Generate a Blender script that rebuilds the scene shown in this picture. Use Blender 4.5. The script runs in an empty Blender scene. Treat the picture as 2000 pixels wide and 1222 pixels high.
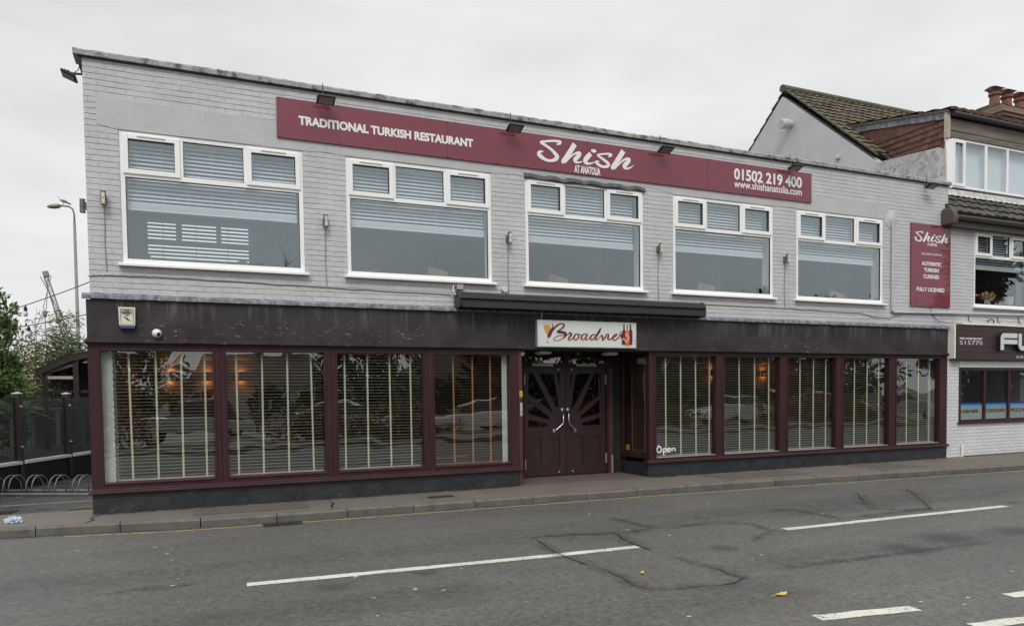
import bpy, bmesh, math, random
from mathutils import Vector, Matrix, Euler
R = math.radians
SC = bpy.context.scene
COL = SC.collection
rnd = random.Random(7)

# ------------------------------------------------------------------ camera
cam_d = bpy.data.cameras.new('camera'); cam = bpy.data.objects.new('camera', cam_d); COL.objects.link(cam)
SC.camera = cam
cam_d.sensor_width = 36.0; cam_d.lens = 1450.0 / 2000.0 * 36.0
cam_d.shift_x = 0.0; cam_d.shift_y = (828.96 - 611.0) / 2000.0
cam_d.clip_start = 0.05; cam_d.clip_end = 3000
_y, _p, _r = R(23.754), R(-2.231), R(-0.738)
_F = Vector((math.sin(_y)*math.cos(_p), math.cos(_y)*math.cos(_p), math.sin(_p)))
_R0 = Vector((math.cos(_y), -math.sin(_y), 0)); _U0 = _R0.cross(_F)
_Rr = _R0*math.cos(_r) + _U0*math.sin(_r); _Ur = -_R0*math.sin(_r) + _U0*math.cos(_r)
_m = Matrix((_Rr, _Ur, -_F)).transposed().to_4x4(); _m.translation = Vector((1.15, -11.192, 1.497))
cam.matrix_world = _m

# ------------------------------------------------------------------ overcast sky
SUN_EL, SUN_AZ = 48.0, 205.0
w = bpy.data.worlds.new('World'); SC.world = w; w.use_nodes = True
nt = w.node_tree; nt.nodes.clear(); N = nt.nodes.new; L = nt.links.new
out = N('ShaderNodeOutputWorld'); bg = N('ShaderNodeBackground'); bg.inputs[1].default_value = 0.1
sky = N('ShaderNodeTexSky'); sky.sky_type = 'NISHITA'; sky.sun_disc = False
sky.sun_elevation = R(SUN_EL); sky.sun_rotation = R(SUN_AZ)
hs = N('ShaderNodeHueSaturation'); hs.inputs['Saturation'].default_value = 0.12
L(sky.outputs[0], hs.inputs['Color'])
tc = N('ShaderNodeTexCoord'); sep = N('ShaderNodeSeparateXYZ'); L(tc.outputs['Generated'], sep.inputs[0])
mp = N('ShaderNodeMapping'); mp.inputs['Scale'].default_value = (1.6, 1.6, 5.0); L(tc.outputs['Generated'], mp.inputs[0])
nz = N('ShaderNodeTexNoise'); nz.inputs['Scale'].default_value = 1.6; nz.inputs['Detail'].default_value = 5; nz.inputs['Roughness'].default_value = .5
L(mp.outputs[0], nz.inputs[0])
r1 = N('ShaderNodeMapRange'); r1.inputs[1].default_value = .3; r1.inputs[2].default_value = .7; r1.inputs[3].default_value = 7.3; r1.inputs[4].default_value = 9.6
L(nz.outputs[0], r1.inputs[0])
r2 = N('ShaderNodeMapRange'); r2.interpolation_type = 'SMOOTHSTEP'
r2.inputs[1].default_value = .55; r2.inputs[2].default_value = 1.0; r2.inputs[3].default_value = 1.0; r2.inputs[4].default_value = 2.3
L(sep.outputs[2], r2.inputs[0])
mu = N('ShaderNodeMath'); mu.operation = 'MULTIPLY'; L(r1.outputs[0], mu.inputs[0]); L(r2.outputs[0], mu.inputs[1])
tint = N('ShaderNodeMix'); tint.data_type = 'RGBA'; tint.blend_type = 'MULTIPLY'; tint.inputs[0].default_value = 1
tint.inputs[7].default_value = (.985, .995, 1.01, 1); L(mu.outputs[0], tint.inputs[6])
mx = N('ShaderNodeMix'); mx.data_type = 'RGBA'; mx.inputs[0].default_value = .93
L(hs.outputs[0], mx.inputs[6]); L(tint.outputs[2], mx.inputs[7]); L(mx.outputs[2], bg.inputs[0]); L(bg.outputs[0], out.inputs[0])

sd = bpy.data.lights.new('sun', 'SUN'); sd.energy = 1.6; sd.angle = R(25); sd.color = (1, .97, .93)
so = bpy.data.objects.new('sun', sd); COL.objects.link(so)
_az = R(SUN_AZ); _d = Vector((math.sin(_az)*math.cos(R(SUN_EL)), math.cos(_az)*math.cos(R(SUN_EL)), math.sin(R(SUN_EL))))
so.rotation_euler = _d.to_track_quat('Z', 'Y').to_euler(); so.location = (0, -20, 30)

SC.view_settings.view_transform = 'Standard'; SC.view_settings.look = 'None'
SC.view_settings.exposure = 0.0; SC.view_settings.gamma = 1.0; SC.view_settings.use_curve_mapping = False
SC.render.engine = 'CYCLES'
SC.cycles.use_denoising = True
SC.cycles.max_bounces = 10; SC.cycles.transparent_max_bounces = 24; SC.cycles.sample_clamp_indirect = 6
SC.cycles.caustics_reflective = False; SC.cycles.caustics_refractive = False

# ------------------------------------------------------------------ outlines measured on the real planes (metres)
SHISH=[[(6.939,5.665,0.02),(6.991,5.687,0.043),(7.003,5.713,0.052),(6.934,5.72,0.039),(6.842,5.712,0.037),(6.728,5.689,0.036),(6.66,5.671,0.045),(6.66,5.656,0.047),(6.738,5.622,0.045),(6.84,5.567,0.05),(6.92,5.501,0.067),(6.943,5.463,0.076),(6.913,5.419,0.065),(6.827,5.386,0.045),(6.736,5.39,0.049),(6.651,5.429,0.071),(6.606,5.469,0.068),(6.629,5.509,0.047),(6.686,5.521,0.017)],[(7.281,5.715,0.086),(7.212,5.606,0.086),(7.123,5.483,0.081),(7.058,5.4,0.072),(7.069,5.383,0.044)],[(7.081,5.377,0.028),(7.128,5.423,0.028),(7.199,5.492,0.026),(7.27,5.547,0.029),(7.329,5.574,0.038),(7.374,5.569,0.064),(7.34,5.514,0.073),(7.286,5.456,0.071),(7.292,5.421,0.046),(7.339,5.414,0.029),(7.387,5.425,0.02),(7.432,5.445,0.009)],[(7.589,5.591,0.074),(7.519,5.519,0.083),(7.48,5.463,0.078),(7.494,5.425,0.056),(7.566,5.421,0.034),(7.662,5.453,0.016)],[(7.929,5.579,0.016),(7.974,5.598,0.039),(7.993,5.621,0.039),(7.944,5.629,0.032),(7.846,5.616,0.029),(7.742,5.592,0.032),(7.73,5.575,0.034),(7.79,5.545,0.041),(7.894,5.489,0.052),(7.936,5.452,0.059),(7.911,5.413,0.052),(7.819,5.397,0.043),(7.728,5.429,0.052),(7.692,5.458,0.045),(7.711,5.474,0.032),(7.757,5.48,0.011)],[(8.24,5.716,0.09),(8.166,5.604,0.09),(8.085,5.49,0.085),(8.022,5.407,0.076),(8.038,5.387,0.046)],[(8.05,5.381,0.03),(8.096,5.428,0.03),(8.165,5.493,0.028),(8.241,5.555,0.032),(8.304,5.586,0.039),(8.352,5.578,0.067),(8.316,5.521,0.077),(8.259,5.462,0.074),(8.265,5.427,0.051),(8.315,5.42,0.035),(8.378,5.443,0.023),(8.457,5.497,0.007)]]
SDOT=[(7.594,5.636),(7.648,5.643),(7.703,5.649),(7.649,5.671),(7.648,5.615)]
BROAD=[[(6.764,2.692,0.007),(6.783,2.667,0.011),(6.785,2.629,0.018),(6.753,2.564,0.04),(6.72,2.496,0.047),(6.698,2.453,0.032)],[(6.717,2.479,0.018),(6.78,2.574,0.023),(6.857,2.652,0.024),(6.915,2.681,0.016),(6.968,2.689,0.016),(6.994,2.668,0.024),(6.982,2.634,0.022),(6.924,2.59,0.016),(6.871,2.56,0.02),(6.885,2.549,0.033),(6.952,2.548,0.036),(7.015,2.532,0.036),(7.027,2.502,0.031),(7.0,2.468,0.022),(6.932,2.428,0.013),(6.854,2.405,0.011),(6.811,2.411,0.011),(6.799,2.431,0.011),(6.831,2.464,0.009),(6.913,2.491,0.009),(7.048,2.505,0.009)],[(7.039,2.501,0.009),(7.078,2.519,0.013),(7.105,2.547,0.018),(7.117,2.528,0.022),(7.14,2.524,0.02),(7.126,2.5,0.024),(7.089,2.461,0.027),(7.082,2.428,0.031),(7.121,2.427,0.02),(7.18,2.476,0.011)],[(7.264,2.52,0.013),(7.224,2.524,0.015),(7.185,2.48,0.024),(7.179,2.441,0.028),(7.218,2.425,0.022),(7.268,2.464,0.022),(7.273,2.508,0.017),(7.259,2.518,0.013),(7.323,2.513,0.009)],[(7.417,2.519,0.011),(7.377,2.525,0.015),(7.327,2.483,0.024),(7.322,2.444,0.028),(7.357,2.43,0.02),(7.412,2.476,0.019),(7.444,2.53,0.019),(7.406,2.458,0.026),(7.421,2.431,0.022),(7.471,2.455,0.011)],[(7.602,2.51,0.011),(7.557,2.522,0.015),(7.501,2.482,0.024),(7.501,2.445,0.028),(7.541,2.435,0.022),(7.602,2.488,0.019)],[(7.702,2.635,0.021),(7.673,2.577,0.03),(7.622,2.506,0.03),(7.596,2.453,0.03),(7.621,2.432,0.023),(7.672,2.464,0.009)],[(7.677,2.472,0.008),(7.723,2.513,0.015),(7.735,2.482,0.025),(7.743,2.434,0.032),(7.794,2.483,0.021),(7.825,2.537,0.013),(7.861,2.533,0.013)],[(7.861,2.533,0.019),(7.85,2.493,0.027),(7.845,2.449,0.027),(7.875,2.441,0.021),(7.947,2.487,0.011)],[(7.927,2.477,0.01),(7.989,2.496,0.013),(8.025,2.528,0.015),(7.999,2.536,0.015),(7.947,2.487,0.023),(7.942,2.447,0.027),(7.988,2.434,0.021),(8.071,2.489,0.013)],[(8.071,2.498,0.015),(8.134,2.539,0.025),(8.123,2.49,0.029),(8.133,2.455,0.029),(8.186,2.482,0.019),(8.223,2.532,0.021),(8.217,2.474,0.025),(8.248,2.461,0.019),(8.29,2.511,0.012)]]
WGLASS=[[(6.634,2.697),(6.624,2.612),(6.637,2.553),(6.679,2.51),(6.727,2.555),(6.747,2.615),(6.734,2.687),(6.709,2.627),(6.662,2.626)],[(6.677,2.516),(6.689,2.516),(6.684,2.377),(6.73,2.365),(6.635,2.363),(6.673,2.377)]]
BOTTLES=[[(8.158,2.712),(8.182,2.713),(8.184,2.624),(8.209,2.581),(8.205,2.354),(8.127,2.353),(8.129,2.579),(8.155,2.619)],[(8.289,2.718),(8.313,2.718),(8.318,2.628),(8.344,2.584),(8.34,2.36),(8.263,2.359),(8.26,2.582),(8.286,2.622)],[(8.227,2.701),(8.25,2.701),(8.251,2.608),(8.28,2.564),(8.273,2.342),(8.193,2.34),(8.191,2.562),(8.223,2.607)]]
DOOR_L=[[(6.828,1.894),(6.921,1.894),(7.318,1.171),(6.823,1.524)],[(7.03,1.894),(7.333,1.894),(7.438,1.279),(7.394,1.261)],[(7.395,1.899),(7.461,1.899),(7.458,1.639)],[(6.821,1.404),(7.234,1.104),(7.234,1.057),(6.818,1.165)],[(6.817,1.067),(7.211,0.98),(7.21,0.925),(6.815,0.922)]]
DOOR_R=[[(8.33,1.894),(8.189,1.894),(7.821,1.16),(8.326,1.508)],[(8.118,1.894),(7.797,1.894),(7.689,1.252),(7.727,1.24)],[(7.74,1.899),(7.68,1.899),(7.677,1.61)],[(8.302,1.4),(7.884,1.097),(7.884,1.052),(8.3,1.15)],[(8.305,1.064),(7.909,0.975),(7.908,0.927),(8.304,0.928)]]
CRACKS=[([(4.69,-3.64),(5.03,-3.65),(5.37,-3.76),(5.66,-3.84),(5.56,-4.27),(5.52,-4.59),(5.5,-4.84)],0.05),([(4.69,-3.64),(4.64,-4.1),(4.56,-4.5),(4.59,-4.83),(4.61,-5.14)],0.03),([(4.61,-5.14),(4.61,-5.56),(4.58,-5.93),(4.63,-6.12),(4.78,-6.16)],0.02),([(4.72,-6.16),(4.87,-6.17),(5.17,-6.26),(5.33,-6.27),(5.58,-6.13),(5.55,-5.97),(5.56,-5.71),(5.52,-5.13)],0.035),([(5.66,-3.84),(5.9,-3.85),(6.26,-3.74),(6.23,-3.4),(6.17,-2.84)],0.03),([(6.4,-3.81),(6.81,-3.79),(7.13,-3.84),(7.47,-4.09),(7.34,-4.57),(7.42,-4.73)],0.02),([(6.74,-4.91),(7.34,-4.57)],0.02),([(8.26,-3.4),(8.67,-3.44),(8.73,-3.92),(8.69,-4.42)],0.03),([(10.89,-2.65),(10.04,-3.52),(9.74,-3.9),(10.0,-4.22),(10.39,-4.29),(11.04,-3.66),(11.91,-2.71)],0.03),([(8.93,-4.34),(9.76,-4.3),(10.36,-4.31),(10.63,-4.33)],0.015),([(5.91,-6.0),(6.22,-6.02),(6.64,-6.03),(7.31,-6.07),(7.66,-6.06),(8.06,-6.07),(8.83,-6.11)],0.02),([(11.62,-4.39),(12.02,-4.51)],0.02),([(0.48,-4.24),(0.7,-4.17),(0.98,-4.2),(1.27,-4.18)],0.02)]
SPOTS=[((2.26,-4.84),0.16),((3.12,-4.7),0.12),((6.22,-5.07),0.16),((7.84,-5.93),0.3),((8.69,-5.76),0.35),((9.75,-5.87),0.3)]

# ------------------------------------------------------------------ helpers
ORG = {}
class MB:
    """collects polygons in world (or root-local) coordinates"""
    def __init__(s): s.v = []; s.f = []
    def add(s, vs, fs):
        n = len(s.v); s.v += [tuple(p) for p in vs]; s.f += [tuple(i+n for i in f) for f in fs]; return s
    def box(s, x0, x1, y0, y1, z0, z1):
        return s.add([(x0,y0,z0),(x1,y0,z0),(x1,y1,z0),(x0,y1,z0),(x0,y0,z1),(x1,y0,z1),(x1,y1,z1),(x0,y1,z1)],
              [(0,3,2,1),(4,5,6,7),(0,1,5,4),(1,2,6,5),(2,3,7,6),(3,0,4,7)])
    def obox(s, c, ax, ay, az):
        c = Vector(c); ax = Vector(ax); ay = Vector(ay); az = Vector(az)
        p = [c+ax*i+ay*j+az*k for k in (-1,1) for j in (-1,1) for i in (-1,1)]
        return s.add(p, [(0,2,3,1),(4,5,7,6),(0,1,5,4),(1,3,7,5),(3,2,6,7),(2,0,4,6)])
    def bar(s, a, b, wd, th=None, up=(0,0,1)):
        a = Vector(a); b = Vector(b); d = (b-a)/2; th = th or wd
        n = d.normalized(); u = Vector(up); sd_ = n.cross(u)
        if sd_.length < 1e-4: sd_ = n.cross(Vector((1,0,0)))
        sd_.normalize(); u = sd_.cross(n)
        return s.obox((a+b)/2, d, sd_*wd/2, u*th/2)
    def ring(s, x0, x1, z0, z1, wd, y0, y1, wb=None):
        wb = wb if wb is not None else wd
        s.box(x0, x0+wd, y0, y1, z0, z1); s.box(x1-wd, x1, y0, y1, z0, z1)
        s.box(x0+wd, x1-wd, y0, y1, z1-wd, z1); s.box(x0+wd, x1-wd, y0, y1, z0, z0+wb); return s
    def tube(s, pts, r, n=6, cap=True):
        pts = [Vector(p) for p in pts]; rs = r if isinstance(r, (list, tuple)) else [r]*len(pts)
        base = len(s.v); prev = None
        for i, p in enumerate(pts):
            t = (pts[min(i+1,len(pts)-1)]-pts[max(i-1,0)])
            if t.length < 1e-9: t = Vector((0,0,1))
            t.normalize()
            if prev is None:
                a = t.cross(Vector((0,0,1)));
                if a.length < 1e-3: a = t.cross(Vector((1,0,0)))
            else:
                a = prev - t*prev.dot(t)
                if a.length < 1e-4: a = t.cross(Vector((1,0,0)))
            a.normalize(); prev = a; b = t.cross(a)
            for k in range(n):
                q = 2*math.pi*k/n; s.v.append(tuple(p+(a*math.cos(q)+b*math.sin(q))*rs[i]))
        for i in range(len(pts)-1):
            for k in range(n):
                a0 = base+i*n+k; a1 = base+i*n+(k+1)%n; s.f.append((a0, a1, a1+n, a0+n))
        if cap:
            s.f.append(tuple(base+k for k in range(n))[::-1]); e = base+(len(pts)-1)*n; s.f.append(tuple(e+k for k in range(n)))
        return s
    def lathe(s, c, prof, n=16, axis=(0,0,1)):
        ax = Vector(axis).normalized(); a = ax.cross(Vector((1,0,0)))
        if a.length < .1: a = ax.cross(Vector((0,1,0)))
        a.normalize(); b = ax.cross(a); c = Vector(c); base = len(s.v)
        for (r, h) in prof:
            for k in range(n):
                q = 2*math.pi*k/n; s.v.append(tuple(c+ax*h+(a*math.cos(q)+b*math.sin(q))*r))
        for i in range(len(prof)-1):
            for k in range(n):
                a0 = base+i*n+k; a1 = base+i*n+(k+1)%n; s.f.append((a0,a1,a1+n,a0+n))
        s.f.append(tuple(base+k for k in range(n))[::-1]); e = base+(len(prof)-1)*n; s.f.append(tuple(e+k for k in range(n)))
        return s
    def prism_xz(s, poly, y0, y1):
        n = len(poly); a = [(x,y0,z) for x,z in poly]; b = [(x,y1,z) for x,z in poly]
        return s.add(a+b, [tuple(range(n)), tuple(range(2*n-1,n-1,-1))]+[(i,i+n,(i+1)%n+n,(i+1)%n) for i in range(n)])
    def prism_yz(s, poly, x0, x1):
        n = len(poly); a = [(x0,y,z) for y,z in poly]; b = [(x1,y,z) for y,z in poly]
        return s.add(a+b, [tuple(range(n)), tuple(range(2*n-1,n-1,-1))]+[(i,i+n,(i+1)%n+n,(i+1)%n) for i in range(n)])
    def prism_xy(s, poly, z0, z1):
        n = len(poly); a = [(x,y,z0) for x,y in poly]; b = [(x,y,z1) for x,y in poly]
        return s.add(a+b, [tuple(range(n)), tuple(range(2*n-1,n-1,-1))]+[(i,i+n,(i+1)%n+n,(i+1)%n) for i in range(n)])
    def quad(s, *p): return s.add(p, [tuple(range(len(p)))])

def tag(o, label=None, cat=None, group=None, kind=None):
    if label: o['label'] = label
    if cat: o['category'] = cat
    if group: o['group'] = group
    if kind: o['kind'] = kind
    return o
def put(name, mb, m, parent=None, org=None, bevel=0, smooth=False, fix=True):
    """one mesh object; a top-level one gets its origin at the middle of its base"""
    if parent is not None: o0 = ORG[parent.name]
    elif org is not None: o0 = Vector(org)
    else:
        xs, ys, zs = zip(*mb.v); o0 = Vector(((min(xs)+max(xs))/2, (min(ys)+max(ys))/2, min(zs)))
    me = bpy.data.meshes.new(name)
    me.from_pydata([tuple(Vector(p)-o0) for p in mb.v], [], mb.f)
    if fix:
        bm = bmesh.new(); bm.from_mesh(me); bmesh.ops.recalc_face_normals(bm, faces=bm.faces[:]); bm.to_mesh(me); bm.free()
    o = bpy.data.objects.new(name, me); COL.objects.link(o)
    for mm in (m if isinstance(m, (list, tuple)) else [m]): me.materials.append(mm)
    if parent is not None: o.parent = parent
    else: o.location = o0
    ORG[o.name] = o0
    if smooth:
        for p in me.polygons: p.use_smooth = True
    if bevel:
        b = o.modifiers.new('edge', 'BEVEL'); b.width = bevel; b.segments = 2; b.limit_method = 'ANGLE'
    return o
def empty(name, loc, label=None, cat=None, group=None, rz=0, local=False):
    o = bpy.data.objects.new(name, None); COL.objects.link(o); o.location = loc; o.rotation_euler = (0,0,rz); o.empty_display_size = .1
    ORG[o.name] = Vector((0,0,0)) if local else Vector(loc); return tag(o, label, cat, group)
def copy_tree(o, parent=None):
    c = o.copy(); COL.objects.link(c)
    if parent is not None: c.parent = parent
    ORG[c.name] = ORG[o.name]
    for ch in list(o.children): copy_tree(ch, c)
    return c
def holed(outer, holes, y0, y1, name='tmp'):
    """slab in the XZ plane with holes -> MB"""
    cu = bpy.data.curves.new(name, 'CURVE'); cu.dimensions = '2D'; cu.fill_mode = 'BOTH'; cu.extrude = abs(y1-y0)/2
    for poly in [outer]+list(holes):
        sp = cu.splines.new('POLY'); sp.points.add(len(poly)-1); sp.use_cyclic_u = True
        for p, (x, z) in zip(sp.points, poly): p.co = (x, z, 0, 1)
    o = bpy.data.objects.new(name, cu); COL.objects.link(o); dg = bpy.context.evaluated_depsgraph_get()
    me = bpy.data.meshes.new_from_object(o.evaluated_get(dg)); ym = (y0+y1)/2
    mb = MB(); mb.add([(v.co.x, ym-v.co.z, v.co.y) for v in me.vertices], [tuple(p.vertices) for p in me.polygons])
    bpy.data.objects.remove(o); bpy.data.curves.remove(cu); bpy.data.meshes.remove(me); return mb
def text(body, x0, x1, z0, z1, y, bold=.02, th=.004, shear=0):
    cu = bpy.data.curves.new('lettering', 'FONT'); cu.body = body; cu.size = 1; cu.extrude = .01; cu.offset = bold; cu.resolution_u = 4; cu.shear = shear
    o = bpy.data.objects.new('lettering', cu); COL.objects.link(o); dg = bpy.context.evaluated_depsgraph_get()
    me = bpy.data.meshes.new_from_object(o.evaluated_get(dg))
    xs = [v.co.x for v in me.vertices]; ys = [v.co.y for v in me.vertices]
    a, b, c, d = min(xs), max(xs), min(ys), max(ys); mb = MB()
    mb.add([(x0+(v.co.x-a)/(b-a)*(x1-x0), y-(th if v.co.z > 0 else 0), z0+(v.co.y-c)/(d-c)*(z1-z0)) for v in me.vertices],
           [tuple(p.vertices) for p in me.polygons])
    bpy.data.objects.remove(o); bpy.data.curves.remove(cu); bpy.data.meshes.remove(me); return mb
def stroke(mb, pts, y, th=.004, sub=6):
    """brush stroke of varying width in the XZ plane with a little thickness"""
    P = [Vector((p[0], p[1], p[2])) for p in pts]; C_ = []
    for i in range(len(P)-1):
        p0 = P[max(i-1,0)]; p1 = P[i]; p2 = P[i+1]; p3 = P[min(i+2,len(P)-1)]
        for k in range(sub):
            t = k/sub
            C_.append(.5*((2*p1)+(p2-p0)*t+(2*p0-5*p1+4*p2-p3)*t*t+(3*p1-p0-3*p2+p3)*t**3))
    C_.append(P[-1]); n = len(C_); vs = []
    for i, c in enumerate(C_):
        t = C_[min(i+1,n-1)]-C_[max(i-1,0)]; t = Vector((t.x, t.y)); t = t.normalized() if t.length > 1e-9 else Vector((1,0))
        h = max(c.z, .002)/2; a = (c.x-t.y*h, c.y+t.x*h); b = (c.x+t.y*h, c.y-t.x*h)
        yy = y-th-.00002*i
        vs += [(a[0],y,a[1]),(b[0],y,b[1]),(b[0],yy,b[1]),(a[0],yy,a[1])]
    fs = []
    for i in range(n-1):
        q = 4*i
        for k in range(4): fs.append((q+k, q+(k+1)%4, q+4+(k+1)%4, q+4+k))
    fs += [(0,1,2,3), tuple(4*(n-1)+k for k in range(4))]
    return mb.add(vs, fs)

# ------------------------------------------------------------------ materials
def new_mat(name):
    m = bpy.data.materials.new(name); m.use_nodes = True; t = m.node_tree
    return m, t, t.nodes['Principled BSDF'], t.nodes.new, t.links.new
def pos(t):
    g = t.nodes.new('ShaderNodeNewGeometry'); return g.outputs['Position']
def noise(t, vec, scale, detail=4, rough=.55, sc=None):
    n = t.nodes.new('ShaderNodeTexNoise'); n.inputs['Scale'].default_value = scale; n.inputs['Detail'].default_value = detail; n.inputs['Roughness'].default_value = rough
    if sc:
        mp_ = t.nodes.new('ShaderNodeMapping'); mp_.inputs['Scale'].default_value = sc; t.links.new(vec, mp_.inputs[0]); vec = mp_.outputs[0]
    t.links.new(vec, n.inputs['Vector']); return n.outputs[0]
def rng(t, v, a, b, c=0., d=1.):
    n = t.nodes.new('ShaderNodeMapRange'); n.inputs[1].default_value = a; n.inputs[2].default_value = b; n.inputs[3].default_value = c; n.inputs[4].default_value = d
    t.links.new(v, n.inputs[0]); return n.outputs[0]
def mth(t, op, a, b):
    n = t.nodes.new('ShaderNodeMath'); n.operation = op
    for i, q in enumerate((a, b)):
        if isinstance(q, (int, float)): n.inputs[i].default_value = q
        else: t.links.new(q, n.inputs[i])
    return n.outputs[0]
def mix(t, fac, a, b, mode='MIX'):
    n = t.nodes.new('ShaderNodeMix'); n.data_type = 'RGBA'; n.blend_type = mode
    for i, q in ((0, fac), (6, a), (7, b)):
        if isinstance(q, (int, float)): n.inputs[i].default_value = q
        elif isinstance(q, tuple): n.inputs[i].default_value = (*q, 1) if len(q) == 3 else q
        else: t.links.new(q, n.inputs[i])
    return n.outputs[2]
def bump(t, h, strength=.3, dist=.01, prev=None):
    n = t.nodes.new('ShaderNodeBump'); n.inputs['Strength'].default_value = strength; n.inputs['Distance'].default_value = dist
    t.links.new(h, n.inputs['Height'])
    if prev is not None: t.links.new(prev, n.inputs['Normal'])
    return n.outputs[0]
def pm(name, col, rough=.7, var=.12, vs=3., bp=.1, bs=60., metal=0., col2=None, c2=(.55,.7), c2s=6., stretch=None, spec=.5, coat=0, rv=0):
    m, t, b, Nn, Ll = new_mat(name); p = pos(t)
    n1 = noise(t, p, vs, 5, .6, stretch)
    k = rng(t, n1, .3, .7, 1-var, 1+var)
    c = mix(t, 1., tuple(col), (1,1,1), 'MULTIPLY')
    v = Nn('ShaderNodeVectorMath'); v.operation = 'SCALE'; Ll(c, v.inputs[0]); Ll(k, v.inputs['Scale']); c = v.outputs[0]
    if col2 is not None:
        n2 = noise(t, p, c2s, 6, .65, stretch); c = mix(t, rng(t, n2, c2[0], c2[1]), c, tuple(col2))
    Ll(c, b.inputs['Base Color']); b.inputs['Roughness'].default_value = rough; b.inputs['Metallic'].default_value = metal
    if rv: Ll(rng(t, n1, .3, .7, rough-rv, rough+rv), b.inputs['Roughness'])
    b.inputs['Specular IOR Level'].default_value = spec; b.inputs['Coat Weight'].default_value = coat; b.inputs['Coat Roughness'].default_value = .04
    if bp: Ll(bump(t, noise(t, p, bs, 4, .6, stretch), bp, .01), b.inputs['Normal'])
    return m
def brick_mat(name, col, joint, mask=(.42,.6), bstr=.5, grime=None, distort=.02, vj=.45):
    m, t, b, Nn, Ll = new_mat(name); p = pos(t)
    sp = Nn('ShaderNodeSeparateXYZ'); Ll(p, sp.inputs[0])
    wob = noise(t, p, 2.5, 3); wob2 = noise(t, p, 9., 3)
    u = mth(t, 'ADD', mth(t, 'ADD', sp.outputs[0], sp.outputs[1]), mth(t, 'MULTIPLY', wob2, distort*1.4))
    v = mth(t, 'ADD', sp.outputs[2], mth(t, 'MULTIPLY', mth(t, 'ADD', wob, mth(t, 'MULTIPLY', wob2, .5)), distort))
    cb = Nn('ShaderNodeCombineXYZ'); Ll(u, cb.inputs[0]); Ll(v, cb.inputs[1])
    bt = Nn('ShaderNodeTexBrick'); Ll(cb.outputs[0], bt.inputs[0]); bt.inputs['Scale'].default_value = 1
    bt.inputs['Brick Width'].default_value = .225; bt.inputs['Row Height'].default_value = .075
    bt.inputs['Mortar Size'].default_value = .006; bt.inputs['Mortar Smooth'].default_value = .35; bt.inputs['Bias'].default_value = 0
    bt.inputs['Color1'].default_value = (1,1,1,1); bt.inputs['Color2'].default_value = (.9,.9,.9,1); bt.inputs['Mortar'].default_value = (.95,.95,.95,1)
    n1 = noise(t, p, 1.3, 6, .6); k = rng(t, n1, .3, .7, .9, 1.06)
    c = mix(t, .55, tuple(col), bt.outputs['Color'], 'MULTIPLY')
    vv = Nn('ShaderNodeVectorMath'); vv.operation = 'SCALE'; Ll(c, vv.inputs[0]); Ll(k, vv.inputs['Scale']); c = vv.outputs[0]
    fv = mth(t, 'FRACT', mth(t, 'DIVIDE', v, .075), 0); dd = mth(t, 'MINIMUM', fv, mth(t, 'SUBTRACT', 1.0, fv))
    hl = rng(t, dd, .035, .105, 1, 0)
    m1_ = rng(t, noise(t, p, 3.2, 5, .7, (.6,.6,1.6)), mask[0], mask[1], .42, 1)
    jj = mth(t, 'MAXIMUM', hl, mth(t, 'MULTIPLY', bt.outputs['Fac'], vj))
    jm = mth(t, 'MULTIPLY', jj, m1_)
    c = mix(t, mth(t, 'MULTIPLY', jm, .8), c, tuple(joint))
    # chips, knocks and grime spots in the paint
    ch = rng(t, noise(t, p, 16, 5, .6), .64, .70); c = mix(t, mth(t, 'MULTIPLY', ch, .42), c, tuple(x*.5 for x in col))
    lt = rng(t, noise(t, p, 11, 5, .7, (.5,.5,1.4)), .60, .68); c = mix(t, mth(t, 'MULTIPLY', lt, .35), c, tuple(min(1,x*1.35) for x in col))
    if grime: c = mix(t, mth(t, 'MULTIPLY', rng(t, noise(t, p, 1.1, 6, .7, (4.5,4.5,.35)), .52, .72), .34), c, tuple(grime))
    Ll(c, b.inputs['Base Color']); b.inputs['Roughness'].default_value = .62
    h = mth(t, 'SUBTRACT', mth(t, 'MULTIPLY', noise(t, p, 24, 6, .7), .7), mth(t, 'MULTIPLY', jj, m1_))
    nb = bump(t, h, bstr, .008); nb = bump(t, noise(t, p, 7, 4, .6), .35, .02, nb)
    Ll(nb, b.inputs['Normal']); return m
def glass_mat(name, ior=2.0, tint=(1,1,1), wav=.0, rough=0.0, wscale=1.2, gcol=(1,1,1)):
    m = bpy.data.materials.new(name); m.use_nodes = True; t = m.node_tree; t.nodes.clear(); Nn = t.nodes.new; Ll = t.links.new
    o = Nn('ShaderNodeOutputMaterial'); mxs = Nn('ShaderNodeMixShader'); tr = Nn('ShaderNodeBsdfTransparent'); gl = Nn('ShaderNodeBsdfGlossy')
    tr.inputs[0].default_value = (*tint, 1); gl.inputs[0].default_value = (*gcol, 1); gl.inputs['Roughness'].default_value = rough
    g = Nn('ShaderNodeNewGeometry'); dt = Nn('ShaderNodeVectorMath'); dt.operation = 'DOT_PRODUCT'; Ll(g.outputs['Normal'], dt.inputs[0]); Ll(g.outputs['Incoming'], dt.inputs[1])
    f0 = ((ior-1)/(ior+1))**2; q = mth(t, 'POWER', mth(t, 'SUBTRACT', 1.0, mth(t, 'ABSOLUTE', dt.outputs['Value'], 0)), 5.0); fac = mth(t, 'ADD', mth(t, 'MULTIPLY', q, 1-f0), f0)
    if wav:
        p = pos(t); bn = bump(t, noise(t, p, wscale, 1, .4), wav, .02); Ll(bn, gl.inputs['Normal'])
    Ll(fac, mxs.inputs[0]); Ll(tr.outputs[0], mxs.inputs[1]); Ll(gl.outputs[0], mxs.inputs[2]); Ll(mxs.outputs[0], o.inputs[0]); return m
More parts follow.
